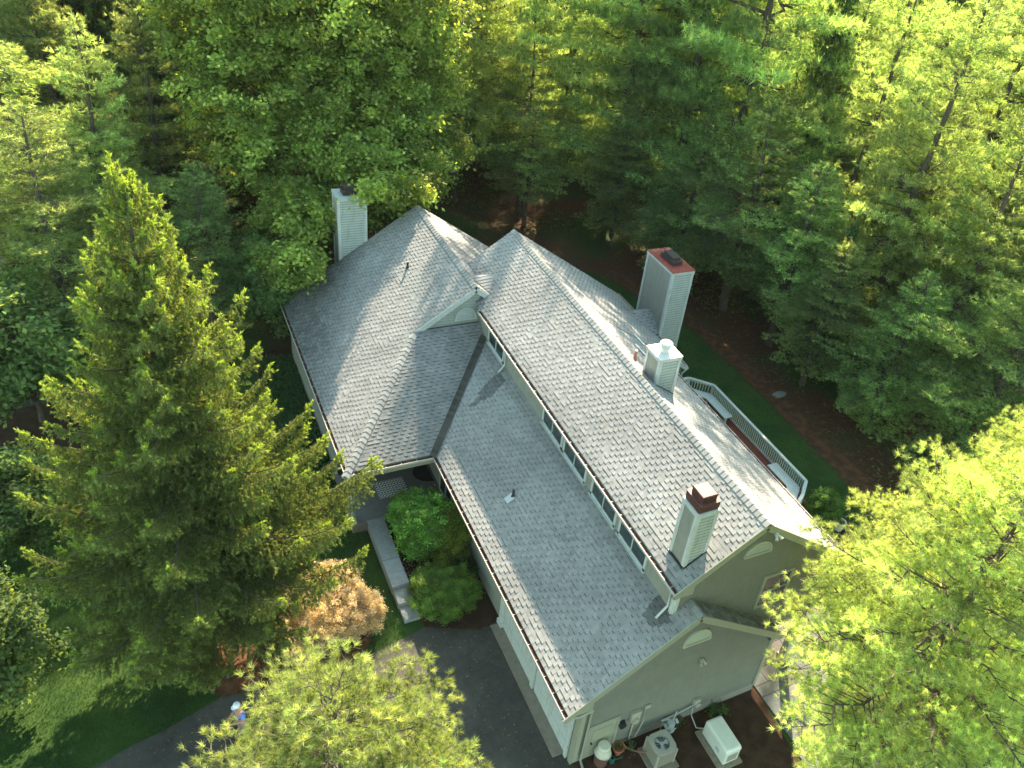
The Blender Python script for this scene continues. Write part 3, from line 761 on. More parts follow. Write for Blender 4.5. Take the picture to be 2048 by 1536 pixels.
gutter((10.22, YR, 6.03), (10.22, 13.0, 6.03), (1, 0, 0)); gutter((12.27, 13.1, 4.70), (12.27, 15.6, 4.70), (1, 0, 0)); gutter((12.27, 18.1, 4.70), (12.27, YB, 4.70), (1, 0, 0))
# downspouts
def spout(pts, m=M_white, r=.042):
    mb = MB(); mb.tube(pts, r, 4); mb.build('downspout', m, house)
spout([(3.30, 13.98, 6.88), (3.50, 13.98, 6.7), (3.55, 13.98, 5.85), (3.28, 13.92, 5.56)])
spout([(3.30, .70, 6.88), (3.50, .86, 6.7), (3.52, .86, 5.85), (3.15, .82, 5.5)])
spout([(-.05, .08, 3.1), (.45, -.02, 3.08), (.98, .02, 3.05), (1.02, .10, 2.8), (1.02, .10, .15), (.98, -.2, .08)], M_trim)
spout([(12.5, 13.1, 4.55), (12.2, 13.1, 4.3), (12.17, 13.1, .3)])
spout([(-3.55, 12.3, 3.08), (-3.25, 12.35, 2.8), (-3.22, 12.35, .3)])
# clerestory windows (pairs)
for (y0, y1) in ((14.17, 15.91), (8.50, 10.24), (6.57, 8.40), (4.36, 6.14), (2.35, 4.14)):
    mb = MB(); z0, z1 = 5.74, 6.86; ym = (y0 + y1) / 2
    for (cy, cz, sy, szz) in ((y0 + .05, (z0 + z1) / 2, .10, z1 - z0), (y1 - .05, (z0 + z1) / 2, .10, z1 - z0), (ym, (z0 + z1) / 2, .035, z1 - z0), (ym, z0 + .05, y1 - y0, .10), (ym, z1 - .03, y1 - y0, .06)):
        mb.box((3.585, cy, cz), (.05, sy, szz))
    mb.box((3.56, ym, z0 - .02), (.10, y1 - y0 + .06, .03))
    wdo = mb.build('window', M_white, house)
    mb = MB(); mb.box((3.592, ym, (z0 + z1) / 2), (.012, y1 - y0 - .1, z1 - z0 - .1)); mb.build('pane', M_glass, wdo)
# gable windows
def win_y(x0, x1, z0, z1, y, m=M_trim, mull=True):
    mb = MB(); xm, zm = (x0 + x1) / 2, (z0 + z1) / 2
    for (cx, cz, sx, szz) in ((x0, zm, .11, z1 - z0 + .11), (x1, zm, .11, z1 - z0 + .11), (xm, z0, x1 - x0 - .11, .11), (xm, z1, x1 - x0 - .11, .11), (xm, zm, x1 - x0 - .1, .05)):
        mb.box((cx, y - .03, cz), (sx, .06, szz))
    wdo = mb.build('window', m, house)
    mb = MB(); mb.box((xm, y - .018, zm), (x1 - x0, .015, z1 - z0)); mb.build('pane', M_glass, wdo)
win_y(7.14, 8.3, 4.42, 5.9, .68)
# arched vents
def arch(cx, y, z0, r, hgt, m):
    mb = MB(); n = 20
    pr_ = [(cx - r * math.cos(math.pi * k / n), z0 + hgt * math.sin(math.pi * k / n)) for k in range(n + 1)]
    for k in range(n): beam(mb, (pr_[k][0], y - .03, pr_[k][1]), (pr_[k + 1][0], y - .03, pr_[k + 1][1]), .06, .05)
    mb.box((cx, y - .035, z0 - .01), (2 * r + .06, .08, .05))
    mb.face([(p[0], y - .012, p[1]) for p in pr_])
    k = 1
    while k * .065 < hgt - .03:
        zz = k * .065; hw = r * math.sqrt(max(0, 1 - (zz / hgt) ** 2)) - .03
        if hw > .04: mb.box((cx, y - .028, z0 + zz), (2 * hw, .035, .03), rot=Matrix.Rotation(.5, 3, 'X'))
        k += 1
    mb.build('gable_vent', m, house)
arch(4.50, .19, 4.50, .50, .58, M_vent); arch(6.36, .68, 7.33, .50, .50, M_vent); arch(2.97, 17.13, 6.26, .46, .55, M_white)
# security lights under the peaks
for (x, y, z) in ((4.96, .14, 3.38), (6.52, .36, 8.40)):
    mb = MB(); mb.box((x, y, z), (.12, .06, .12)); 
    for s in (-1, 1): mb.tube([(x + s * .03, y - .03, z), (x + s * .10, y - .16, z - .07)], [.03, .055], 10)
    mb.build('flood_light', M_plast if x > 5 else M_ac, house)
# garage gable side door
mb = MB(); mb.box((1.10, .16, .95), (.1, .06, 1.7)); mb.box((2.2, .16, .95), (.1, .06, 1.7)); mb.box((1.65, .16, 1.82), (1.2, .06, .12)); mb.box((1.65, .175, .93), (1.0, .04, 1.66)); mb.box((1.65, .15, 1.25), (.7, .02, .6))
mb.box((1.65, .15, .5), (.7, .02, .45)); dd = mb.build('door', M_trim, house)
mb = MB(); mb.lathe((1.27, .08, .95), [(0.001, 0), (.035, .01), (.035, .05), (.001, .06)], 10); mb.build('handle', M_cap, dd)
# garage doors + pilaster
for (y0, y1) in ((.62, 3.05), (3.35, 5.85)):
    mb = MB()
    for k in range(4): mb.box((.70, (y0 + y1) / 2, .3 + k * .57), (.04, y1 - y0, .55))
    mb.build('garage_door', M_white, house)
mb = MB(); mb.box((.66, 3.2, 1.55), (.08, .2, 3.0)); mb.build('garage_trim', M_white, house)
mb = MB(); mb.box((.66, .5, 1.5), (.08, .14, 3.0)); mb.build('garage_trim', M_white, house)
mb = MB(); mb.box((.66, 6.02, 1.55), (.10, .26, 3.0)); mb.box((.64, 6.02, .12), (.16, .34, .25))
for k in (-.06, .06): mb.box((.60, 6.02 + k, 1.55), (.03, .04, 2.7))
mb.build('garage_trim', M_white, house)
# porch side windows, door and post
mb = MB()
for yy in (11.0, 11.7, 12.4, 13.1): mb.box((.69, yy, 1.75), (.06, .10, 2.5))
mb.box((.69, 12.05, .5), (.06, 2.2, .1)); pw = mb.build('window', M_white, house)
mb = MB(); mb.box((.70, 12.05, 1.75), (.02, 2.0, 2.4)); mb.build('pane', M_glass, pw)
mb = MB(); mb.box((-3.22, 12.50, 1.65), (.24, .24, 2.4)); mb.box((-3.22, 12.50, .55), (.32, .32, .2)); mb.box((-3.22, 12.50, 2.7), (.30, .30, .1)); mb.build('column', M_trim, house)
mb = MB(); mb.box((-1.1, 15.55, 1.5), (1.0, .06, 2.1)); mb.box((-1.1, 15.53, 1.5), (.8, .04, 1.9)); mb.build('door', M_red, house)
mb = MB(); mb.box((9.98, .83, 1.42), (.26, .26, 2.7)); mb.box((9.98, .83, .15), (.36, .36, .26)); mb.build('column', M_trim, house)

# chimneys ---------------------------------------------------------
def chimney(x0, x1, y0, y1, zb, zt, capm, capz, label=None, slope=None, topm=None, capscale=.62, trimcol=M_white, style='hood', flash=True):
    mb = MB(); c = (.33, .36, .34)
    hb = .065
    boards(mb, [(x0, y0, zb), (x1, y0, zb), (x1, y0, zt), (x0, y0, zt)], X, c, hb, var=.34)
    boards(mb, [(x0, y1, zb), (x1, y1, zb), (x1, y1, zt), (x0, y1, zt)][::-1], X, c, hb, var=.34)
    boards(mb, [(x0, y0, zb), (x0, y1, zb), (x0, y1, zt), (x0, y0, zt)], Y, c, hb, var=.34)
    boards(mb, [(x1, y0, zb), (x1, y1, zb), (x1, y1, zt), (x1, y0, zt)], Y, c, hb, var=.34)
    mb.box(((x0 + x1) / 2, (y0 + y1) / 2, (zb + zt) / 2), (x1 - x0 - .01, y1 - y0 - .01, zt - zb - .01), c)
    ch = mb.build('chimney', M_side, house)
    if label: ch['label'] = label
    mb = MB()
    for x in (x0, x1):
        for y in (y0, y1):
            sx = 1 if x == x0 else -1; sy = 1 if y == y0 else -1
            mb.box((x + sx * .035, y - sy * .018, (zb + zt) / 2), (.12, .03, zt - zb)); mb.box((x - sx * .018, y + sy * .05, (zb + zt) / 2), (.03, .10, zt - zb))
    for y, s in ((y0, -1), (y1, 1)): mb.box(((x0 + x1) / 2, y + s * .022, zt - .06), (x1 - x0 + .10, .03, .13))
    for x, s in ((x0, -1), (x1, 1)): mb.box((x + s * .022, (y0 + y1) / 2, zt - .06), (.03, y1 - y0 + .04, .13))
    mb.build('corner_trim', trimcol, ch)
    mb = MB(); mb.box(((x0 + x1) / 2, (y0 + y1) / 2, zt + .018), (x1 - x0 + .10, y1 - y0 + .10, .03))
    mb.build('chimney_top', topm or capm, ch)
    mb = MB(); cx, cy = (x0 + x1) / 2, (y0 + y1) / 2; wx, wy = (x1 - x0) * capscale, (y1 - y0) * capscale
    z = zt + .034
    if style == 'hood':
        mb.box((cx, cy, z + capz * .22), (wx, wy, capz * .44)); mb.box((cx, cy, z + capz * .47), (wx * 1.06, wy * 1.06, .03))
        mb.box((cx, cy, z + capz * .62), (wx * .74, wy * .74, capz * .30)); mb.box((cx, cy, z + capz * .80), (wx * .80, wy * .80, .04), taper=.9)
        mb.build('chimney_cap', capm, ch, bevel=.01)
    else:
        mb.lathe((cx, cy, z), [(.17, 0), (.17, .16), (.20, .17), (.20, .2), (.17, .21), (.19, .23), (.19, .27), (.17, .28), (.24, .31), (.24, .34), (.20, .38), (.10, .41), (.001, .42)], 24)
        mb.build('chimney_cap', capm, ch, smooth=False)
    if flash:
        mb = MB(); mb.box(((x0 + x1) / 2 - .02, y0 - .06, 0.0), (.01, .01, .01)) if False else None
        beam(mb, (x0 - .05, y0 - .04, slope(x0) + .06), (x0 - .05, y1 + .04, slope(x0) + .03), .05, .06) if slope(x0) < slope(x0 + .1) else None
        beam(mb, (x0 - .02, y0 - .045, slope(x0) + .035), (x1 + .02, y0 - .045, slope(x1) + .02), .03, .03)
        mb.build('flashing', M_dark, ch)
M_topgrey = mat('grey_metal', (.40, .42, .43), .4)
M_cham = mat('white_metal', (.58, .57, .55), .35)
chimney(-.52, .82, 25.2, 26.25, 0.0, 8.45, M_cap2, .50, 'tall clapboard chimney half hidden in oak leaves', z_L, M_topgrey, .55, flash=False)
chimney(3.79, 4.48, .97, 1.70, 6.6, 9.52, M_cap, .62, 'clapboard chimney with stained trim and big copper brown hood', z_up, M_white, 1.0)
chimney(6.76, 7.62, 7.96, 8.84, 7.2, 9.55, M_cham, .42, 'short chimney with round white metal flue cap', z_ur, M_cham, .5, style='round')
chimney(12.45, 13.60, 15.72, 17.98, 0.0, 8.10, M_cap2, .40, 'very tall chimney with peeling paint and rust red top plate', z_bk, M_red, .48, flash=False)
# plumbing vents, skylight rails and lightning bits on the roofs
def vent(x, y, z, h, r=.05, m=M_dark, plate=None):
    mb = MB(); mb.tube([(x, y, z - .1), (x, y, z + h)], r, 12); mb.lathe((x, y, z), [(r * 1.9, -.03), (r * 1.5, .05), (r, .10)], 12); o = mb.build('vent_pipe', m, house)
    if plate: mb = MB(); mb.box((x - .14, y, z - .055), (.34, .30, .012), rot=Matrix.Rotation(-math.atan(.69), 3, 'Y')); mb.build('flashing', M_topgrey, o)
vent(1.63, 8.13, z_low(1.63), .34, .045, M_dark, True); vent(1.64, 21.2, z_L(1.64), .32); vent(6.91, 9.72, z_ur(6.91), .42, .055, M_copper)
mb = MB(); beam(mb, (9.25, 13.34, z_ur(9.25) + .07), (9.25, 12.46, z_ur(9.25) + .07), .07, .05); mb.build('roof_vent', M_white, house); mb = MB(); beam(mb, (8.28, 11.75, z_ur(8.28) + .07), (8.28, 10.85, z_ur(8.28) + .07), .07, .05)
mb.build('roof_vent', M_white, house)
# wall services on the garage gable
mb = MB(); mb.tube([(2.36, .15, 1.35), (2.36, .02, 1.35)], .13, 16); mb.box((2.36, .17, 1.35), (.22, .05, .22)); mb.build('exhaust_vent', M_dark, house)
mb = MB(); mb.box((2.82, .12, 1.55), (.34, .12, .5)); mb.tube([(2.80, .08, 1.45), (2.80, -.04, 1.45)], .10, 16); mb.tube([(2.82, .12, 1.3), (2.82, .12, .1)], .03, 8); mb.tube([(3.2, .13, 1.75), (3.2, .1, 1.0), (3.0, .05, .3)], .018, 6); mb.box((3.25, .14, 1.8), (.22, .07, .14)); mb.build('electric_meter', M_ac, house)
mb = MB(); mb.box((5.40, .12, .85), (.24, .12, .32)); mb.tube([(5.40, .07, .80), (5.40, -.02, .80)], .10, 14); mb.build('electric_meter', M_ac, house)
mb = MB(); mb.tube([(5.3, .1, .6), (5.25, 0, .3), (5.28, -.35, .07), (5.42, -.55, .25)], .02, 8); mb.build('conduit', M_topgrey, house)
mb = MB(); mb.tube([(5.35, .1, .75), (4.6, .1, .6), (4.0, .1, .6)], .02, 6); mb.build('conduit', M_topgrey, house)
mb = MB()   # gas meter
mb.box((4.32, -.06, .42), (.26, .18, .30)); mb.tube([(4.22, -.06, .55), (4.22, -.02, .75), (4.0, .0, .75), (4.0, .0, .0)], .022, 8); mb.tube([(4.42, -.06, .55), (4.42, -.04, .78), (4.6, .1, .78)], .022, 8)
mb.tube([(4.30, -.15, .30), (4.30, -.26, .30)], .09, 14); mb.tube([(4.1, -.02, .5), (4.1, -.2, .5)], .06, 12); mb.tube([(4.52, -.04, .6), (4.52, -.18, .55)], .05, 10); mb.tube([(4.12, -.18, .26), (4.5, -.18, .26)], .025, 8)
gm = mb.build('gas_meter', M_topgrey, house)

# ================================================================== DECK
deck = empty('deck', (13, 11, 0), 'red stained deck with white railing and built-in benches behind the house', 'deck')
oct_ = [(10.1, 6.05), (14.4, 6.05), (15.95, 7.25), (15.95, 14.85), (14.98, 15.78), (14.0, 15.78), (12.2, 15.78), (12.2, 13.15), (10.1, 13.15)]
mb = MB(); mb.prism(oct_, .55, .68)
mb.build('deck_floor', M_deck, deck)
mb = MB()
for k in range(40):
    x = 10.15 + k * .147
    if x < 15.9: mb.box((x, (6.1 + 13.1) / 2 if x < 12.2 else 10.9, .69), (.135, 7.0 if x < 12.2 else (9.6 if x < 14.4 else 8.2), .014))
mb.build('deck_boards', M_deck, deck)
rl = [(14.3, 6.10), (15.17, 6.62), (15.92, 7.29), (15.92, 14.81), (14.98, 15.74), (12.25, 15.74)]
mb = MB(); mbb = MB()
for a, b in zip(rl[:-1], rl[1:]):
    A, B = Vector((*a, 0)), Vector((*b, 0)); L = (B - A).length; d = (B - A) / L
    beam(mb, A + Vector((0, 0, 1.60)), B + Vector((0, 0, 1.60)), .15, .045); beam(mb, A + Vector((0, 0, 1.52)), B + Vector((0, 0, 1.52)), .045, .09); beam(mb, A + Vector((0, 0, .80)), B + Vector((0, 0, .80)), .045, .09)
    n = int(L / .135)
    for k in range(n): q = A + d * (k + .5) * L / n; mbb.box((q.x, q.y, 1.16), (.042, .042, .66), rz=math.atan2(d.y, d.x))
for a in rl: mb.box((a[0], a[1], .9), (.11, .11, 1.4))
mb.build('railing', M_white, deck); mbb.build('balusters', M_white, deck)['kind'] = 'stuff'
for (poly, ) in (([(15.80, 14.70), (15.80, 12.75), (15.30, 12.75), (15.30, 14.45), (14.85, 14.95), (13.6, 14.95), (13.6, 15.5), (14.95, 15.5)],), ([(15.80, 9.15), (15.80, 7.40), (15.05, 6.72), (14.5, 6.45), (14.5, 7.0), (15.25, 7.65), (15.25, 9.15)],)):
    mb = MB(); mb.prism(poly, 1.09, 1.15)
    cx = sum(p[0] for p in poly) / len(poly); 
    for p in poly[2:4]: mb.box((p[0] + .1, p[1] + .03, .88), (.09, .09, .42))
    mb.build('bench', M_white, deck)
mb = MB()
for p in ((10.3, 6.3), (13, 6.3), (15.8, 7.4), (15.8, 11), (15.8, 14.7), (13, 15.6)): mb = MB(); mb.box((p[0], p[1], .27), (.14, .14, .56)); mb.build('post', M_white, deck)

# ================================================================== NEIGHBOUR HOUSE
nb_ = empty('neighbour_house', (-21, 46, 0), 'neighbouring house with tan diamond pattern shingle roof at far left edge', 'house')
mb = MB()
def tan_(p, k, j): q = .8 + .4 * hsh(k, j, 2); return (.40 * q, .27 * q, .20 * q)
courses(mb, [(-26, 36, 3.0), (-15.2, 36, 3.0), (-15.2, 41.5, 6.2), (-26, 41.5, 6.2)], X, .22, .4, tan_, seed=20)
courses(mb, [(-26, 41.5, 6.2), (-15.2, 41.5, 6.2), (-15.2, 47, 3.0), (-26, 47, 3.0)], X, .22, .4, tan_, seed=21)
mb.build('roof', M_sh, nb_)
mb = MB(); boards(mb, [(-25.8, 36.3, 0), (-15.5, 36.3, 0), (-15.5, 36.3, 3.1), (-25.8, 36.3, 3.1)], X, (.45, .42, .38)); boards(mb, [(-15.5, 36.3, 0), (-15.5, 46.7, 0), (-15.5, 46.7, 3.1), (-15.5, 41.5, 6.0), (-15.5, 36.3, 3.1)], Y, (.45, .42, .38))
mb.build('wall', M_side, nb_)

# ================================================================== SMALL OBJECTS
# air conditioner condenser
ac = empty('air_conditioner', (3.53, -.7, 0), 'beige ribbed air conditioner unit with round top fan beside gas meter', 'air conditioner')
mb = MB(); mb.box((3.5, -.75, .04), (1.0, 1.05, .08)); mb.build('concrete_pad', M_conc, ac)
mb = MB(); x0, x1, y0, y1 = 3.17, 3.87, -1.06, -.34
mb.box((3.52, -.70, .12), (.68, .70, .07))
for x in (x0, x1): 
    for y in (y0, y1): mb.box((x, y, .46), (.06, .06, .74))
for k in range(16):
    t = .05 + k * .042
    for y in (y0, y1): mb.box((x0 + t, y, .46), (.018, .03, .70))
    for x in (x0, x1): mb.box((x, y0 + t, .46), (.03, .018, .70))
mb.box((3.52, -.70, .40), (.62, .64, .56)); mb.build('casing', M_ac, ac)
mb = MB(); n = 40; cx, cy, zt = 3.52, -.70, .85
ci = [(cx + .26 * math.cos(6.2832 * k / n), cy + .26 * math.sin(6.2832 * k / n)) for k in range(n)]
def sq(k):
    t = 6.2832 * k / n; c, s = math.cos(t), math.sin(t); e = .40 / max(abs(c), abs(s)) ; e = min(e, .47); return (cx + c * e, cy + s * e * .98)
for k in range(n):
    a, b = ci[k], ci[(k + 1) % n]; c, d = sq(k + 1), sq(k)
    mb.face([(*d, zt), (*c, zt), (*b, zt), (*a, zt)]); mb.face([(*d, zt - .05), (*c, zt - .05), (*c, zt), (*d, zt)]); mb.face([(*a, zt), (*b, zt), (*b, zt - .10), (*a, zt - .10)])
mb.build('top_panel', M_ac, ac)
mb = MB()
for r in (.06, .10, .14, .18, .22, .255):
    mb.tube([(cx + r * math.cos(6.2832 * k / 28), cy + r * math.sin(6.2832 * k / 28), zt + .006) for k in range(29)], .0018, 4, cap=False)
for k in range(8): t = k * .785; mb.tube([(cx, cy, zt + .006), (cx + .26 * math.cos(t), cy + .26 * math.sin(t), zt + .004)], .003, 4)
mb.build('fan_guard', M_topgrey, ac)
mb = MB(); mb.lathe((cx, cy, .70), [(.30, 0), (.001, .001)], 24); mb.build('shade_disc', M_dark, ac)  # black disc stands in for the shade inside the casing
mb = MB()
for k in range(3):
    t = 2.2 + k * 2.094; pr_ = [(cx + .04 * math.cos(t - .5), cy + .04 * math.sin(t - .5), zt - .09), (cx + .23 * math.cos(t - .42), cy + .23 * math.sin(t - .42), zt - .10), (cx + .25 * math.cos(t), cy + .25 * math.sin(t), zt - .085), (cx + .22 * math.cos(t + .36), cy + .22 * math.sin(t + .36), zt - .06), (cx + .04 * math.cos(t + .5), cy + .04 * math.sin(t + .5), zt - .07)]
    mb.face(pr_)
mb.lathe((cx, cy, zt - .1), [(.06, 0), (.06, .04), (.001, .05)], 12)
mb.build('fan', M_topgrey, ac)
mb = MB(); mb.tube([(3.15, -.5, .22), (2.95, -.35, .10), (2.6, -.1, .2), (2.55, .1, .3)], .022, 8); mb.build('refrigerant_line', M_copper, ac)
# standby generator
gen = empty('standby_generator', (5.65, -1.2, 0), 'cream standby generator box on a grey pad in mulch bed', 'generator')
mb = MB(); mb.box((5.62, -1.22, .045), (.92, 1.52, .09)); mb.build('pad', mat('pad', (.20, .17, .12), .85, noise=(8, .2)), gen, bevel=.01)
mb = MB(); mb.box((5.645, -1.215, .40), (.60, 1.25, .60)); mb.build('enclosure', M_gen, gen, bevel=.03)
mb = MB(); mb.box((5.645, -1.215, .775), (.66, 1.32, .16), taper=.90); mb.build('lid', M_gen, gen, bevel=.06)
mb = MB(); mb.box((5.338, -1.42, .40), (.012, .20, .16)); mb.build('vent_grille', M_topgrey, gen)
mb = MB(); mb.box((5.645, -1.845, .42), (.40, .012, .36)); 
for k in range(7): mb.box((5.645, -1.853, .28 + k * .045), (.36, .01, .018))
mb.build('louver', M_ac, gen)
# bucket on bin
bn = empty('trash_bin', (1.66, -.12, 0), 'round cream bucket lid on brown bin beside the side door', 'bin')
mb = MB(); mb.lathe((1.66, -.12, 0), [(.22, 0), (.25, .55), (.001, .55)], 24); mb.build('base', M_brown, bn)
mb = MB(); mb.lathe((1.66, -.12, .55), [(.27, 0), (.28, .03), (.26, .05), (.22, .22), (.21, .36), (.20, .40), (.17, .43), (.001, .44)], 28); mb.build('bucket', M_plast, bn, smooth=False)
mb = MB(); mb.tube([(1.66 + .3 * math.cos(t), -.12 + .3 * math.sin(t), .58 - .08 * math.sin(t + 1.5)) for t in [k * .25 - 3.2 for k in range(12)]], .008, 6); mb.build('handle', M_topgrey, bn)
# terracotta pot and watering can
pt = empty('flower_pot', (2.33, -.05, 0), 'terracotta pot with small green plant between bin and air conditioner', 'plant pot')
mb = MB(); mb.lathe((2.33, -.05, 0), [(.12, 0), (.17, .26), (.20, .27), (.20, .33), (.17, .33), (.16, .28), (.001, .27)], 24); mb.build('pot', M_terra, pt)
T = Tri(); rng = np.random.default_rng(3); P = np.array([2.33, -.05, .3]) - np.array([2.33, -.05, 0]) + rng.normal(size=(60, 3)) * [.05, .05, .03]
leaves(T, rng, P, rng.normal(size=(60, 3)) + [0, 0, 1], .12, .05, np.tile([[.06, .13, .03]], (60, 1)))
o = bpy.data.objects.new('plant', T.mesh('plant', M_leaf)); COL.objects.link(o); o.parent = pt
wc = empty('watering_can', (2.0, -.25, 0), 'dark green watering can standing next to the brown bin', 'watering can')
mb = MB(); mb.lathe((2.0, -.25, 0), [(.10, 0), (.11, .2), (.06, .22)], 16); mb.tube([(2.08, -.25, .05), (2.25, -.35, .2), (2.3, -.38, .3)], [.03, .02, .025], 8); mb.tube([(1.92, -.25, .06), (1.82, -.25, .18), (1.95, -.25, .24)], .012, 6)
mb.build('body', mat('green_plastic', (.02, .08, .06), .4), wc)
# white pot on the back lawn
wp = empty('planter', (16.85, 5.45, 0), 'white round planter on the lawn past the deck bush', 'planter')
mb = MB(); mb.lathe((16.85, 5.45, 0), [(.17, 0), (.24, .42), (.27, .43), (.27, .48), (.22, .48), (.20, .36), (.001, .36)], 28); mb.build('pot', M_plast, wp)
mb = MB(); mb.lathe((16.85, 5.45, .37), [(.20, 0), (.001, .02)], 20); mb.build('soil', M_mulch, wp)
# porch things: patterned rug, dark round mat, bench
def rug_mat():
    M = bpy.data.materials.new('patterned_rug'); M.use_nodes = True; n = M.node_tree; L = n.links; b = n.nodes['Principled BSDF']; b.inputs['Roughness'].default_value = .95
    g = n.nodes.new('ShaderNodeTexCoord'); v = n.nodes.new('ShaderNodeVectorMath'); v.operation = 'MULTIPLY'; v.inputs[1].default_value = (2.6, 2.6, 0); L.new(g.outputs['Object'], v.inputs[0])
    fr = n.nodes.new('ShaderNodeVectorMath'); fr.operation = 'FRACTION'; L.new(v.outputs[0], fr.inputs[0])
    sb = n.nodes.new('ShaderNodeVectorMath'); sb.operation = 'SUBTRACT'; sb.inputs[1].default_value = (.5, .5, 0); L.new(fr.outputs[0], sb.inputs[0])
    ab = n.nodes.new('ShaderNodeVectorMath'); ab.operation = 'ABSOLUTE'; L.new(sb.outputs[0], ab.inputs[0])
    dt = n.nodes.new('ShaderNodeVectorMath'); dt.operation = 'DOT_PRODUCT'; dt.inputs[1].default_value = (1, 1, 0); L.new(ab.outputs[0], dt.inputs[0])
    m1 = n.nodes.new('ShaderNodeMath'); m1.operation = 'MULTIPLY'; m1.inputs[1].default_value = 3.0; L.new(dt.outputs['Value'], m1.inputs[0])
    m2 = n.nodes.new('ShaderNodeMath'); m2.operation = 'FRACT'; L.new(m1.outputs[0], m2.inputs[0])
    m3 = n.nodes.new('ShaderNodeMath'); m3.operation = 'GREATER_THAN'; m3.inputs[1].default_value = .5; L.new(m2.outputs[0], m3.inputs[0])
    mx = n.nodes.new('ShaderNodeMix'); mx.data_type = 'RGBA'; mx.inputs['A'].default_value = (.07, .07, .065, 1); mx.inputs['B'].default_value = (.62, .60, .56, 1); L.new(m3.outputs[0], mx.inputs['Factor']); L.new(mx.outputs['Result'], b.inputs['Base Color'])
    return M
mb = MB(); mb.box((-1.22, 13.82, .46), (1.24, 1.0, .015)); o = mb.build('rug', rug_mat(), loc=(-1.22, 13.82, .45)); tag(o, 'white and grey diamond patterned rug on the porch floor', 'rug'); 
mb = MB(); n = 24; mb.prism([(.60, 14.95)] + [(.60 - .72 * math.sin(math.pi * k / n), 14.3 + .62 * math.cos(math.pi * k / n)) for k in range(n + 1)] + [(.60, 13.65)], .452, .475)
o = mb.build('doormat', mat('black_mat', (.006, .010, .009), .95), loc=(.2, 14.3, .45)); tag(o, 'black half-round mat on the porch against the wall', 'mat')
bc = empty('porch_bench', (-1.2, 15.0, .45), 'dark metal bench under the porch roof behind the rug', 'bench')
mb = MB(); mb.box((-1.2, 15.05, .88), (1.1, .42, .04)); mb.build('seat', M_dark, bc)
mb = MB(); mb.box((-1.2, 15.25, 1.15), (1.1, .03, .4)); mb.build('backrest', M_dark, bc)
for x in (-1.7, -.7):
    for y in (14.88, 15.22): mb = MB(); mb.box((x, y, .665), (.035, .035, .41)); mb.build('leg', M_dark, bc)

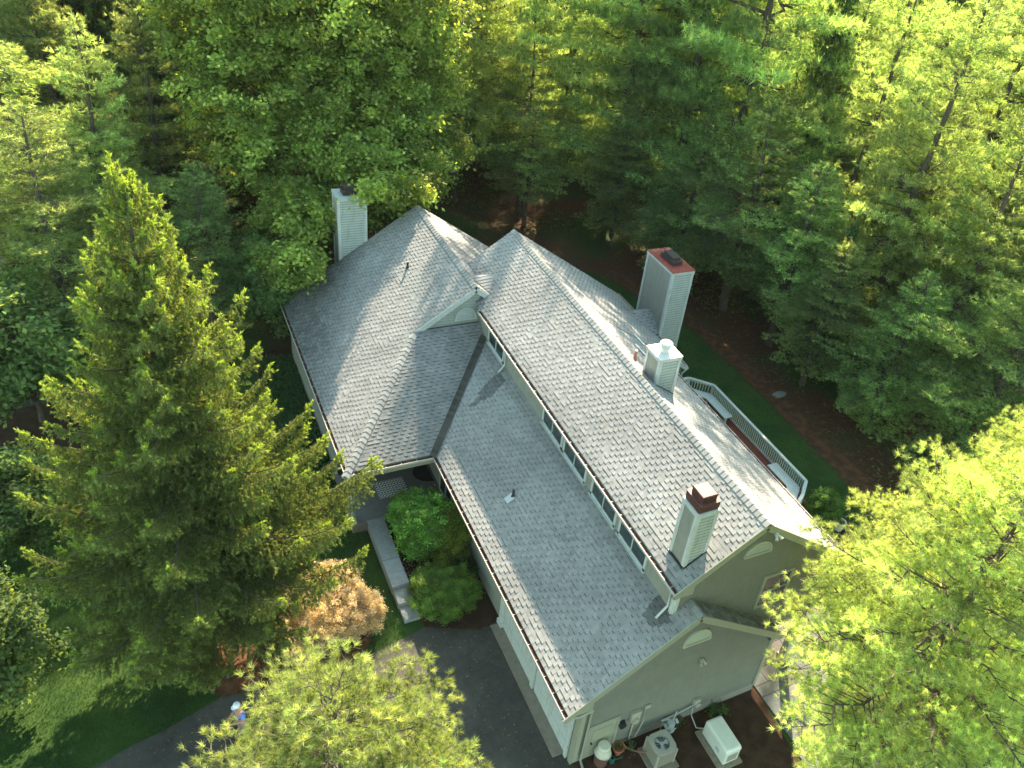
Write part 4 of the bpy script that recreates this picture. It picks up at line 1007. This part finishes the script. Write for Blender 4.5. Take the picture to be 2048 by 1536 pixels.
# ================================================================== PERSON (mostly behind the pine)
def person():
    px, py = -8.48, 4.95
    ob = empty('person', (px, py, 0), 'person in white cap and blue shirt on the driveway behind the pine', 'person')
    ang = math.radians(200)     # facing
    Rz = Matrix.Rotation(ang - math.pi / 2, 3, 'Z')
    def skin(name, V, E, Rr, m, parent, sub=2):
        me = bpy.data.meshes.new(name); me.from_pydata([tuple(Rz @ Vector(v)) for v in V], E, []); o = bpy.data.objects.new(name, me); COL.objects.link(o); o.parent = parent
        md = o.modifiers.new('skin', 'SKIN'); 
        for k, r in enumerate(Rr):
            me.skin_vertices[0].data[k].radius = r if hasattr(r, '__len__') else (r, r)
        me.skin_vertices[0].data[0].use_root = True
        sb = o.modifiers.new('sub', 'SUBSURF'); sb.levels = sub; sb.render_levels = sub; me.materials.append(m); return o
    V = [(0, 0, .95), (0, 0, 1.15), (0, .01, 1.38), (0, .0, 1.48), (0, .04, 1.56), (0, .07, 1.66), (0, .06, 1.72)]
    Rr = [(.16, .12), (.14, .11), (.17, .11), (.07, .06), (.055, .06), (.078, .095), (.06, .075)]
    E = [(0, 1), (1, 2), (2, 3), (3, 4), (4, 5), (5, 6)]
    for s in (-1, 1):
        i = len(V); V += [(s * .10, 0, .88), (s * .11, .02, .50), (s * .11, -.01, .10), (s * .12, .12, .05)]; Rr += [.095, .065, .045, .045]; E += [(0, i), (i, i + 1), (i + 1, i + 2), (i + 2, i + 3)]
        i = len(V); V += [(s * .20, 0, 1.42), (s * .26, .04, 1.16), (s * .14, .27, 1.14), (s * .10, .36, 1.15)]; Rr += [.06, .045, .033, .028]; E += [(2, i), (i, i + 1), (i + 1, i + 2), (i + 2, i + 3)]
        for f in range(4):
            j = len(V); a = .075 + f * .018; V += [(s * a, .41, 1.16 - .006 * f), (s * (a - .01), .44, 1.135), (s * (a - .02), .435, 1.11)]; Rr += [.010, .009, .008]; E += [(i + 3, j), (j, j + 1), (j + 1, j + 2)]
        j = len(V); V += [(s * .055, .38, 1.18), (s * .04, .41, 1.19)]; Rr += [.011, .009]; E += [(i + 3, j), (j, j + 1)]
    skin('body', V, E, Rr, M_skin, ob)
    sv = [(0, 0, .93), (0, 0, 1.15), (0, .01, 1.38), (0, 0, 1.46)]; sr = [(.175, .135), (.165, .13), (.19, .13), (.09, .075)]; se = [(0, 1), (1, 2), (2, 3)]
    for s in (-1, 1): i = len(sv); sv += [(s * .20, 0, 1.41), (s * .25, .03, 1.22)]; sr += [.078, .07]; se += [(2, i), (i, i + 1)]
    skin('shirt', sv, se, sr, M_blue, ob)
    tv = [(0, 0, .98), (0, 0, .88)]; tr_ = [(.165, .13), (.15, .12)]; te = [(0, 1)]
    for s in (-1, 1): i = len(tv); tv += [(s * .10, 0, .80), (s * .11, .02, .50), (s * .11, -.01, .12)]; tr_ += [.105, .08, .065]; te += [(1, i), (i, i + 1), (i + 1, i + 2)]
    skin('trousers', tv, te, tr_, M_pants, ob)
    mb = MB(); mb.lathe((0, .06, 1.70), [(.105, 0), (.108, .04), (.095, .09), (.06, .12), (.001, .13)], 20)
    i = len(mb.v)
    br = [(-.085, .12, 1.715), (-.07, .20, 1.70), (0, .235, 1.695), (.07, .20, 1.70), (.085, .12, 1.715)]
    mb.face(br); mb.face([(p[0], p[1], p[2] - .012) for p in br][::-1])
    mb.v = [tuple(Rz @ Vector(v)) for v in mb.v]
    cp = mb.build('cap', M_capc, smooth=False); cp.parent = ob
    mb = MB(); mb.box((0, .44, 1.17), (.17, .09, .03)); mb.v = [tuple(Rz @ Vector(v)) for v in mb.v]; 
    ct = mb.build('remote_controller', M_dark, loc=None); ct.location = (px, py, 0); tag(ct, 'dark handheld controller held by the person in white cap', 'controller')
    for s in (-1, 1):
        mb = MB(); mb.box((s * .115, .05, .04), (.10, .28, .08)); mb.v = [tuple(Rz @ Vector(v)) for v in mb.v]; sh = mb.build('shoe', M_dark); sh.parent = ob
    for s in (-1, 1):
        mb = MB(); mb.lathe((s * .03, .155, 1.665), [(.001, -.008), (.010, 0), (.001, .008)], 8)
        mb.v = [tuple(Rz @ Vector(v)) for v in mb.v]; ey = mb.build('eye', M_dark); ey.parent = ob
person()

# ================================================================== SHRUBS AND PLANTS
def blobs_to(cx, cy, lst): return [(x - cx, y - cy, z, a, b, c) for (x, y, z, a, b, c) in lst]
def shrub(kind, seed, loc, blobs, leaf, lw, per, col, tip, label, cat, clump=.16, group=None, trunk_h=.6):
    pm = list(broad_meshes(kind, seed, blobs, leaf, lw, per, col, tip, True, trunk_h, clump, .04)) + [None]
    return plant(kind, pm, (*loc, 0), 0, 1, label, cat, group)
shrub('rhododendron', 1, (-.75, 11.0), [(0, 0, 1.35, 1.15, 1.1, .8), (-.35, .5, 1.2, .9, .9, .8), (.3, -.5, 1.1, .9, .9, .8), (-.3, -.6, .7, .8, .8, .6)], .15, .05, 44, (.15, .30, .045), (.24, .40, .06), 'rounded green rhododendron against the garage wall near the porch', 'shrub')
shrub('evergreen_shrub', 2, (.05, 9.9), [(0, 0, 1.0, .7, .9, .75), (.05, .5, 1.4, .5, .5, .5), (-.2, -.5, .8, .6, .6, .6)], .07, .045, 46, (.20, .30, .035), (.42, .50, .06), 'yellow-green lit shrub between rhododendron and the gutter', 'shrub')  # bright yellow tips carry sunlight in the leaf colour
shrub('low_shrub', 3, (.1, 8.9), [(0, 0, .35, .6, .6, .35), (-.5, .3, .3, .4, .4, .3)], .09, .05, 30, (.05, .12, .03), (.09, .17, .04), 'low dark green shrub behind the clipped round mound', 'shrub')
shrub('mounded_maple', 4, (-.93, 7.85), [(0, 0, .55, 1.22, 1.18, .62), (-.1, .1, .62, 1.1, 1.0, .62), (0, 0, .3, 1.15, 1.1, .5)], .075, .022, 90, (.18, .30, .045), (.26, .38, .06), 'dense round green laceleaf mound at the driveway corner', 'shrub', clump=.13)
shrub('laceleaf_maple', 5, (-5.1, 7.95), [(0, 0, 1.0, 1.25, 1.2, .85), (-.8, .9, 1.3, 1.05, 1.0, .8), (.85, -.1, .8, .95, 1.0, .75), (-1.0, -.5, .85, .9, .9, .7), (.4, .9, 1.1, .9, .9, .8)], .085, .026, 80, (.46, .37, .28), (.58, .38, .33), 'orange and red laceleaf maple mound beside the spruce', 'tree', clump=.14)
shrub('deck_bush', 6, (16.35, 6.15), [(0, 0, .9, .72, .72, .75), (0, 0, .5, .65, .65, .5), (.1, .2, 1.25, .5, .5, .4)], .085, .05, 55, (.085, .20, .03), (.17, .29, .05), 'round bright green bush at the near corner of the deck', 'shrub')
shrub('garden_plant', 7, (6.25, .0), [(0, 0, .15, .28, .12, .14), (.2, -.1, .12, .2, .12, .12)], .12, .05, 20, (.06, .14, .03), (.09, .18, .04), 'small leafy green plant in the mulch beside generator', 'plant')
shrub('garden_plant', 8, (4.75, .05), [(0, 0, .12, .3, .1, .12)], .08, .04, 22, (.06, .13, .03), (.09, .18, .04), 'low weedy plant at the wall foot behind the gas meter', 'plant')
shrub('garden_plant', 9, (2.75, -.1), [(0, 0, .18, .2, .14, .16)], .08, .04, 22, (.05, .12, .03), (.09, .18, .04), 'small green plant under the electric meter', 'plant')
for i, (x, y, r, lab) in enumerate(((-14.9, 20.6, .75, 'grassy green clump at the left edge of the bed'), (-13.6, 19.6, .8, 'grassy green clump beside the spruce branch tips'))):
    rng = np.random.default_rng(40 + i); T = Tri(); n = 420; a = rng.random(n) * 6.28; D = np.stack([np.cos(a), np.sin(a), .9 + rng.random(n)], 1)
    P = np.stack([.15 * np.cos(a), .15 * np.sin(a), .02 + 0 * a], 1); D = unit(D)
    c = np.tile([[.05, .13, .025]], (n, 1)); L1 = r * (.6 + .4 * rng.random((n, 1))); mid = P + D * L1 * .6; tipp = mid + unit(D * [1, 1, -.4]) * L1 * .5; s = unit(np.cross(D, [0, 0, 1.])) * .012
    T.add(np.stack([P - s, P + s, mid], 1), c); T.add(np.stack([mid - s, mid + s, tipp], 1), c)
    T.add(np.stack([P + s, mid + s, mid - s], 1), c)
    root = empty('ornamental_grass', (x, y, 0), lab, 'plant'); o = bpy.data.objects.new('foliage', T.mesh('foliage', M_grass)); COL.objects.link(o); o.parent = root
# groundcover along the left wall
rng = np.random.default_rng(50); T = Tri(); n = 9000
P = np.stack([-4.7 + 1.5 * rng.random(n), 14 + 11 * rng.random(n), .12 + .22 * rng.random(n)], 1)
leaves(T, rng, P, rng.normal(size=(n, 3)) * .5 + [0, 0, 1], .16, .11, np.tile([[.045, .12, .035]], (n, 1)))
o = bpy.data.objects.new('ground_cover', T.mesh('ground_cover', M_leaf)); COL.objects.link(o); tag(o, 'leafy green ground cover along the left wing wall', 'ground cover', kind='stuff')
# grass
rng = np.random.default_rng(51); T = Tri()
def inpoly(P, poly):
    x, y = P[:, 0], P[:, 1]; c = np.zeros(len(P), bool); j = len(poly) - 1
    for i in range(len(poly)):
        xi, yi = poly[i]; xj, yj = poly[j]
        c ^= ((yi > y) != (yj > y)) & (x < (xj - xi) * (y - yi) / (yj - yi + 1e-12) + xi); j = i
    return c
drive = [(-60, 0), (-20, 4.2), (-12.44, 5.57), (-9.87, 6.27), (-8.96, 6.57), (-4.26, 6.42), (-1.97, 6.9), (1, 6), (1, -30), (-60, -30)]
bed1 = [(-10.6, 9.6), (-9.85, 7.6), (-8.9, 6.6), (-7.1, 6.42), (-4.5, 6.5), (-3.9, 7.0), (-3.75, 8.2), (-4.6, 9.6), (-5.9, 11.2), (-8, 12.2), (-10, 11.6)]
P1 = np.stack([-17 + 15.1 * rng.random(110000), 4 + 16 * rng.random(110000)], 1)
k = ~inpoly(P1, drive) & ~inpoly(P1, bed1) & ~((P1[:, 0] > -2.7)) & (P1[:, 1] < 20); P1 = P1[k]
P2 = np.stack([9 + 11 * rng.random(60000), -3 + 36 * rng.random(60000)], 1); k = inpoly(P2, lawn_back) & ~((P2[:, 0] < 16) & (P2[:, 1] < 20)); P2 = P2[k]
P = np.concatenate([P1, P2]); n = len(P); P = np.concatenate([P, np.zeros((n, 1))], 1)
cl = np.sin(P[:, :1] * 1.3 + 2 * np.sin(P[:, 1:2] * .7)) * .12 + 1
needles(T, rng, P, np.tile([[0, 0, 1.]], (n, 1)), 1, .075, .022, .35, np.tile([[.038, .078, .014]], (n, 1)) * cl, 0)
o = bpy.data.objects.new('grass', T.mesh('grass', M_grass)); COL.objects.link(o); tag(o, 'short green lawn grass around the house', 'grass', kind='stuff')
# litter on the driveway
rng = np.random.default_rng(61); T = Tri(); n = 1500
P = np.stack([-13 + 13.6 * rng.random(n), -2 + 8.6 * rng.random(n), .012 + 0 * rng.random(n)], 1); P = P[inpoly(P, [(-12.4, 5.4), (-8.9, 6.4), (-4.2, 6.3), (-1.9, 6.8), (.2, 6.0), (.2, -2), (-13, -2)])]
leaves(T, rng, P, rng.normal(size=(len(P), 3)) * .2 + [0, 0, 1], .07, .03, np.array([[.20, .13, .07]]) * (.5 + 1.0 * rng.random((len(P), 1))))
o = bpy.data.objects.new('leaf_litter', T.mesh('leaf_litter', M_leaf)); COL.objects.link(o); tag(o, 'scattered brown leaf bits on the dark driveway', 'leaf litter', kind='stuff')
# undergrowth on the forest floor
rng = np.random.default_rng(60); T = Tri(); n = 46000
P = np.stack([8 + 46 * rng.random(n), 2 + 54 * rng.random(n), .05 + .35 * rng.random(n) ** 2], 1)
den = np.sin(P[:, 0] * .55 + 1.7 * np.sin(P[:, 1] * .31)) + np.sin(P[:, 1] * .62 + 2.1 * np.sin(P[:, 0] * .23)) + .5 * np.sin(P[:, 0] * 1.9) * np.sin(P[:, 1] * 1.7)
k = (den + .5 * rng.normal(size=n) > .55) & ((P[:, 0] > 21.3) | (P[:, 1] > 35.5)) & ~((np.abs((P[:, 1] - 50.6) + .52 * (P[:, 0] - 22)) < 3.2)); P = P[k]; n = len(P)
leaves(T, rng, P, rng.normal(size=(n, 3)) * .6 + [0, 0, 1], .20, .10, np.array([[.085, .15, .035]]) * (.6 + .8 * rng.random((n, 1))))
n = 9000; P = np.stack([10 + 34 * rng.random(n), 4 + 44 * rng.random(n), .01 + .03 * rng.random(n)], 1); P = P[(P[:, 0] > 20.8) | (P[:, 1] > 34.5)]; n = len(P)
leaves(T, rng, P, rng.normal(size=(n, 3)) * .25 + [0, 0, 1], .5, .035, np.array([[.14, .09, .06]]) * (.5 + .9 * rng.random((n, 1))))
o = bpy.data.objects.new('undergrowth', T.mesh('undergrowth', M_leaf)); COL.objects.link(o); tag(o, 'patchy low undergrowth and fallen twigs under the pines', 'undergrowth', kind='stuff')
rs = random.Random(9)
for i, (x, y, lab) in enumerate(((20.7, 14.7, 'flat grey stone lying in the dark strip at the lawn edge'),)):
    mb = MB(); mb.prism([(x + .55 * math.cos(t) * rs.uniform(.7, 1.1), y + .28 * math.sin(t) * rs.uniform(.7, 1.1)) for t in [k * .7 for k in range(9)]], .0, .07, (.16, .17, .16)); o = mb.build('stepping_stone', M_stone, loc=(x, y, 0)); tag(o, lab, 'stone')
# fallen twigs / petals and mulch chips
rng = np.random.default_rng(52); T = Tri(); n = 420
P = np.stack([-1.9 + .9 * rng.random(n), 8.0 + 3 * rng.random(n), .02 + 0 * rng.random(n)], 1)
leaves(T, rng, P, rng.normal(size=(n, 3)) * .3 + [0, 0, 1], .05, .04, np.tile([[.55, .38, .42]], (n, 1)) * (rng.random((n, 1)) < .45) + np.tile([[.10, .05, .03]], (n, 1)))
o = bpy.data.objects.new('fallen_petals', T.mesh('fallen_petals', M_leaf)); COL.objects.link(o); tag(o, 'pale pink petals scattered on the mulch', 'petals', kind='stuff')

# ================================================================== TREES
# big spruce in the front yard
sp = list(spruce_meshes('spruce', 11, 17.3, 6.4, 2.0, K=7, ln=.095, wd=.025, dens=1.15, whorl=.42, asym=(.10, -.87))) + [None]
plant('spruce_tree', sp, (-9.0, 8.45, 0), .4, 1, 'big spruce with bright lime tips in front of the left wing', 'tree')
# near pines (fine needles)
NK = dict(K=38, ln=.12, wd=.008, dens=2.0, col=(.25, .33, .10), tipcol=(.48, .55, .18))
bp1 = list(pine_meshes('pine', 21, 14.78, 2.78, 9.0, whorl=.38, **NK)) + [None]
plant('pine_tree', bp1, (-7.46, -4.66, 0), 0, 1, 'sunlit pine top at bottom centre beside the driveway', 'tree')
bp2 = list(pine_meshes('pine', 22, 14.9, 1.9, 9.5, whorl=.42, **NK)) + [None]
plant('pine_tree', bp2, (-5.97, -5.9, 0), 0, 1, 'small pine tip cut by the bottom edge over the asphalt', 'tree')
NK2 = dict(K=28, ln=.14, wd=.0105, dens=1.7, col=(.25, .33, .10), tipcol=(.48, .55, .18))
rp1 = list(pine_meshes('pine', 23, 16.2, 4.9, 4.0, whorl=.5, rf=lambda t, az: min(1, .30 + 1.2 * t) * (1 + .22 * math.cos(az - 2.67) * (t > .4)), **NK2)) + [None]
plant('pine_tree', rp1, (6.35, -5.3, 0), 0, 1, 'bright pine filling the bottom right corner by the patio', 'tree')
rp2 = list(pine_meshes('pine', 24, 14.9, 4.6, 4.0, whorl=.5, **NK2)) + [None]
plant('pine_tree', rp2, (12.3, -3.7, 0), 0, 1, 'bright pine behind the corner pine at right edge', 'tree')
plant('pine_tree', rp1, (15.7, -1.2, 0), 2.0, .83, 'pine at the right edge above the brightest crowns', 'tree')

# forest pines
NF = dict(m=M_farneedle, K=8, ln=.25, wd=.036, dens=1.15, col=(.185, .26, .10), tipcol=(.36, .44, .15))
FV = [list(pine_meshes('pine', 31 + i, 20.0, 4.6 + .4 * (i % 3), 2.2 + 1.3 * (i % 4), whorl=(.95, .8, 1.1, .9, 1.2, 1.0)[i], lean=.012, nb=(5, 6, 5, 4, 6, 5)[i], **NF)) + [None] for i in range(6)]
DS = [list(spruce_meshes('spruce', 61, 18.0, 4.2, 1.0, K=4, ln=.20, wd=.06, dens=.55, dark=True, whorl=.6)) + [None]]
placed = []
fixed = [  # x, y, height, variant, label
    (18.91, 40.23, 30.5, 0, 'pine with dark trunk straight behind the two roof peaks'),
    (21.53, 36.47, 27.5, 1, 'pine with thin trunk behind the tall red topped chimney'),
    (25.49, 29.08, 31.5, 2, 'pine with pale lower trunk right of the tall chimney'),
    (27.03, 37.86, 33, 3, 'pine standing deeper in the woods behind the tall chimney'),
    (27.61, 16.31, 21.5, 4, 'pine with thick leaning trunk above the right lawn edge'),
    (27.74, 11.61, 18, 0, 'pine with slim dark trunk left of bright right crowns'),
    (11.46, 41.72, 25, 1, 'pine with dark trunk beside the big oak crown'),
    (22.6, 15.2, 9.0, 2, 'small pine leaning over the stone at the lawn edge'),
    (21.9, 27.6, 11, 4, 'small pine by the bend of the back lawn'),
    (19.9, 33.0, 9.5, 1, 'small pine on needle ground behind the tall chimney'),
    (22.9, 23.5, 13.5, 2, 'low spreading pine at the edge of the back lawn'),
    (23.3, 19.2, 11.5, 3, 'bushy young pine overhanging the lawn edge'),
    (23.6, 10.9, 9.5, 4, 'short pine low over the needle covered bank'),
    (24.6, 6.0, 13, 1, 'pine over the bank beside the bright corner pines'),
    (15.4, 39.0, 14.5, 2, 'slender pine between the oak and the dark trunk pine'),
    (14.9, 37.0, 8.5, 3, 'short young pine on the needle covered ground behind the roof peaks'),
    (-13.8, 33.5, 14.0, 5, 'pale pine at the left beside the tan shingle roof'),
    (-7.6, 36.0, 15.0, 4, 'soft green pine between the pale pine and the oak'),
    (-10.1, 31.5, 14.8, 0, 'pale soft pine standing behind the big spruce'),
    (-12.6, 27.6, 12.5, 3, 'dusky pine to the left behind the big spruce'),
    (-6.3, 28.6, 9.0, 2, 'low feathery pine beside the left wing roof corner'),
    (24.3, 33.2, 30, 0, 'pine among trunks behind the rust red chimney plate'),
    (7.6, 44.2, 25.5, 4, 'pine rising just behind the right side of the oak'),
    (-12.0, 41.5, 16, 1, 'pine at the upper left corner by the tan roof')]
for k, (x, y, h, v, lab) in enumerate(fixed):
    plant('pine_tree', FV[v], (x, y, 0), k * 1.7, (h / 20 if 14 < h < 21 else 1.25 if h >= 27 else 1.05 if h >= 21 else h / 20 * 1.4), lab, 'tree', sz=h / 20); placed.append((x, y))
for (x, y, h, lab) in ((-10.5, 46.5, 20, 'dark drooping spruce at the top left beyond the pale pines'), (-4.3, 41.0, 18, 'dark spruce wedged between pale pines and oak crown'), (-6.5, 44.0, 20, 'dark drooping spruce behind the pale pine top'), (-1.5, 49, 22, 'dark tall spruce behind the oak crown'), (23.8, 16.3, 9.5, 'dense dark spruce at the lawn edge')):
    plant('spruce_tree', DS[0], (x, y, 0), x, h / 18, lab, 'tree'); placed.append((x, y))

# big oak behind the left chimney
oakb = [(0, 1, 15.5, 5.6, 5.0, 4.6), (-3.5, -1, 10.5, 3.6, 3.6, 3.4), (3.8, .5, 11, 3.8, 3.8, 3.6), (1.5, -3.4, 9.0, 3.6, 3.2, 3.2), (-2.2, -3.2, 7.5, 3.2, 3.0, 2.8), (4.6, -1.8, 7.8, 2.8, 3, 2.6), (0.5, 3, 15.5, 3.8, 3.8, 3), (-4.8, 1, 14.5, 3.2, 3.0, 2.8), (4.6, 0, 15, 3.2, 3.2, 3.0), (1.3, -5.6, 6.9, 1.9, 1.7, 1.6), (-3.2, -5.3, 4.8, 2.0, 1.8, 1.8), (-.35, -9.25, 8.75, .75, .55, .45), (1.6, -8.5, 8.3, 1.3, 1.0, .75), (-3.7, -9.2, 5.4, 1.3, 1.2, 1.1), (2.6, -6.6, 7.6, 1.8, 1.4, 1.0), (-2.6, -7.0, 6.6, 1.8, 1.6, 1.3), (-3.6, -8.2, 4.6, 1.4, 1.2, 1.0)]
oak = list(broad_meshes('oak', 71, oakb, .23, .16, 64, (.165, .235, .045), (.38, .44, .085), True, 15, .54, .30)) + [None]
plant('oak_tree', oak, (1.0, 34.2, 0), 0, 1, 'huge leafy oak overhanging the left chimney and back gable', 'tree')
lowb = [(0, 0, 3.0, 1.6, 1.6, 1.5), (.8, -.9, 2.2, 1.3, 1.2, 1.2), (-.8, .6, 2.2, 1.3, 1.3, 1.2)]
low = list(broad_meshes('understory', 72, lowb, .17, .11, 60, (.105, .165, .05), (.18, .25, .075), True, 3.5, .38, .07)) + [None]
plant('broadleaf_tree', low, (-3.4, 26.9, 0), 0, 1.25, 'dark leafy understory tree touching the left roof corner', 'tree')
plant('broadleaf_tree', low, (-14.0, 23.0, 0), 1.0, 1.5, 'light green leafy tree at the left edge above the clumps', 'tree')
plant('broadleaf_tree', low, (-14.6, 15.7, 0), 2.2, .95, 'leafy shrub tree at the left edge below the clumps', 'tree')
plant('broadleaf_tree', low, (-15.2, 9.6, 0), 3.0, 1.0, 'leafy tree at the lower left edge of the lawn', 'tree')
for i, (x, y, s) in enumerate(((26, 22, .9), (22.5, 30, 1.0), (25, 13, .8), (29, 25, 1.0), (33, 31, 1.3), (24, 43, 1.2), (38, 20, 1.4), (33, 12, 1.1), (44, 34, 1.6), (16, 47, 1.3))):
    plant('understory_tree', low, (x, y, 0), i * 1.3, s, 'small broadleaf understory tree between the forest pines', 'tree', 'understory trees among the pines')

# random forest
rf_ = random.Random(12); crit = [(6, 1, 8.6), (6, 6, 8.9), (6, 12, 8.9), (6, 18, 8.9), (8, 3, 7.6), (0, 16, 5.3), (-1, 20, 4.8), (2.5, 22, 7.2), (3, 5, 7), (1, 3, 3.9), (0.3, 9, 3.3)]
hx, hy = SUN.x, SUN.y; hl = math.hypot(hx, hy); hx /= hl; hy /= hl; tanE = SUN.z / hl
tries = 0; cnt = 0
while cnt < 170 and tries < 20000:
    tries += 1; x = rf_.uniform(-34, 92); y = rf_.uniform(6, 104)
    u, v = project((x, y, 12))
    if not (-260 < u < 2330 and -260 < v < 1250): continue
    u0, v0 = project((x, y, 0))
    if v0 > 1200: continue
    if y < 44 and x < 13: continue
    if x < 22.5 and y < 36: continue
    if x < 30 and y < 9: continue
    if -30 < x < -11 and y < 50: continue
    # leave the gravel road and a few sunny openings free
    if abs((y - 50.6) + .52 * (x - 22)) < 4.2 and 8 < x < 70: continue
    if any((x - a) ** 2 + (y - b) ** 2 < r * r for a, b, r in ((35, 24, 4.0), (43, 15, 4.5), (30, 33.5, 3.0), (21, 44.6, 3.0))): continue
    dmin = 3.6 if math.hypot(x - 5, y - 10) < 62 else 4.7
    if any((x - a) ** 2 + (y - b) ** 2 < dmin ** 2 for a, b in placed): continue
    h = rf_.uniform(17.5, 24)
    for (a, b, c) in crit:
        al = (x - a) * hx + (y - b) * hy; pe = abs((x - a) * hy - (y - b) * hx)
        if al > 0 and pe < 3.2: h = min(h, c + tanE * al + .8)
    if h < 9: continue
    placed.append((x, y)); cnt += 1
    far = math.hypot(x + 8, y + 11)
    if cnt % 7 == 3: plant('spruce_tree', DS[0], (x, y, 0), rf_.random() * 6.28, 1.0, 'dark spruce scattered deep among the forest pines', 'tree', 'dark spruces among the forest pines', sz=h / 18)
    else: plant('pine_tree', rf_.choice(FV), (x, y, 0), rf_.random() * 6.28, rf_.uniform(.9, 1.15) * min(1, h / 18), 'tall green pine in the dense stand behind the house', 'tree', 'pines in the dense stand behind the house', sz=h / 20)
print('forest', cnt, tries)

# ================================================================== AIR
mb = MB(); mb.box((30, 35, 16), (330, 330, 34.5))
hz = mb.build('haze', MATS['black_metal'])
HM = bpy.data.materials.new('haze'); HM.use_nodes = True; n = HM.node_tree; n.nodes.clear()
v = n.nodes.new('ShaderNodeVolumePrincipled'); v.inputs['Color'].default_value = (.86, .93, 1, 1); v.inputs['Density'].default_value = .00007; v.inputs['Anisotropy'].default_value = 0
o = n.nodes.new('ShaderNodeOutputMaterial'); n.links.new(v.outputs[0], o.inputs['Volume'])
hz.data.materials.clear(); hz.data.materials.append(HM); tag(hz, 'thin pale haze among the trees', 'haze', kind='stuff')
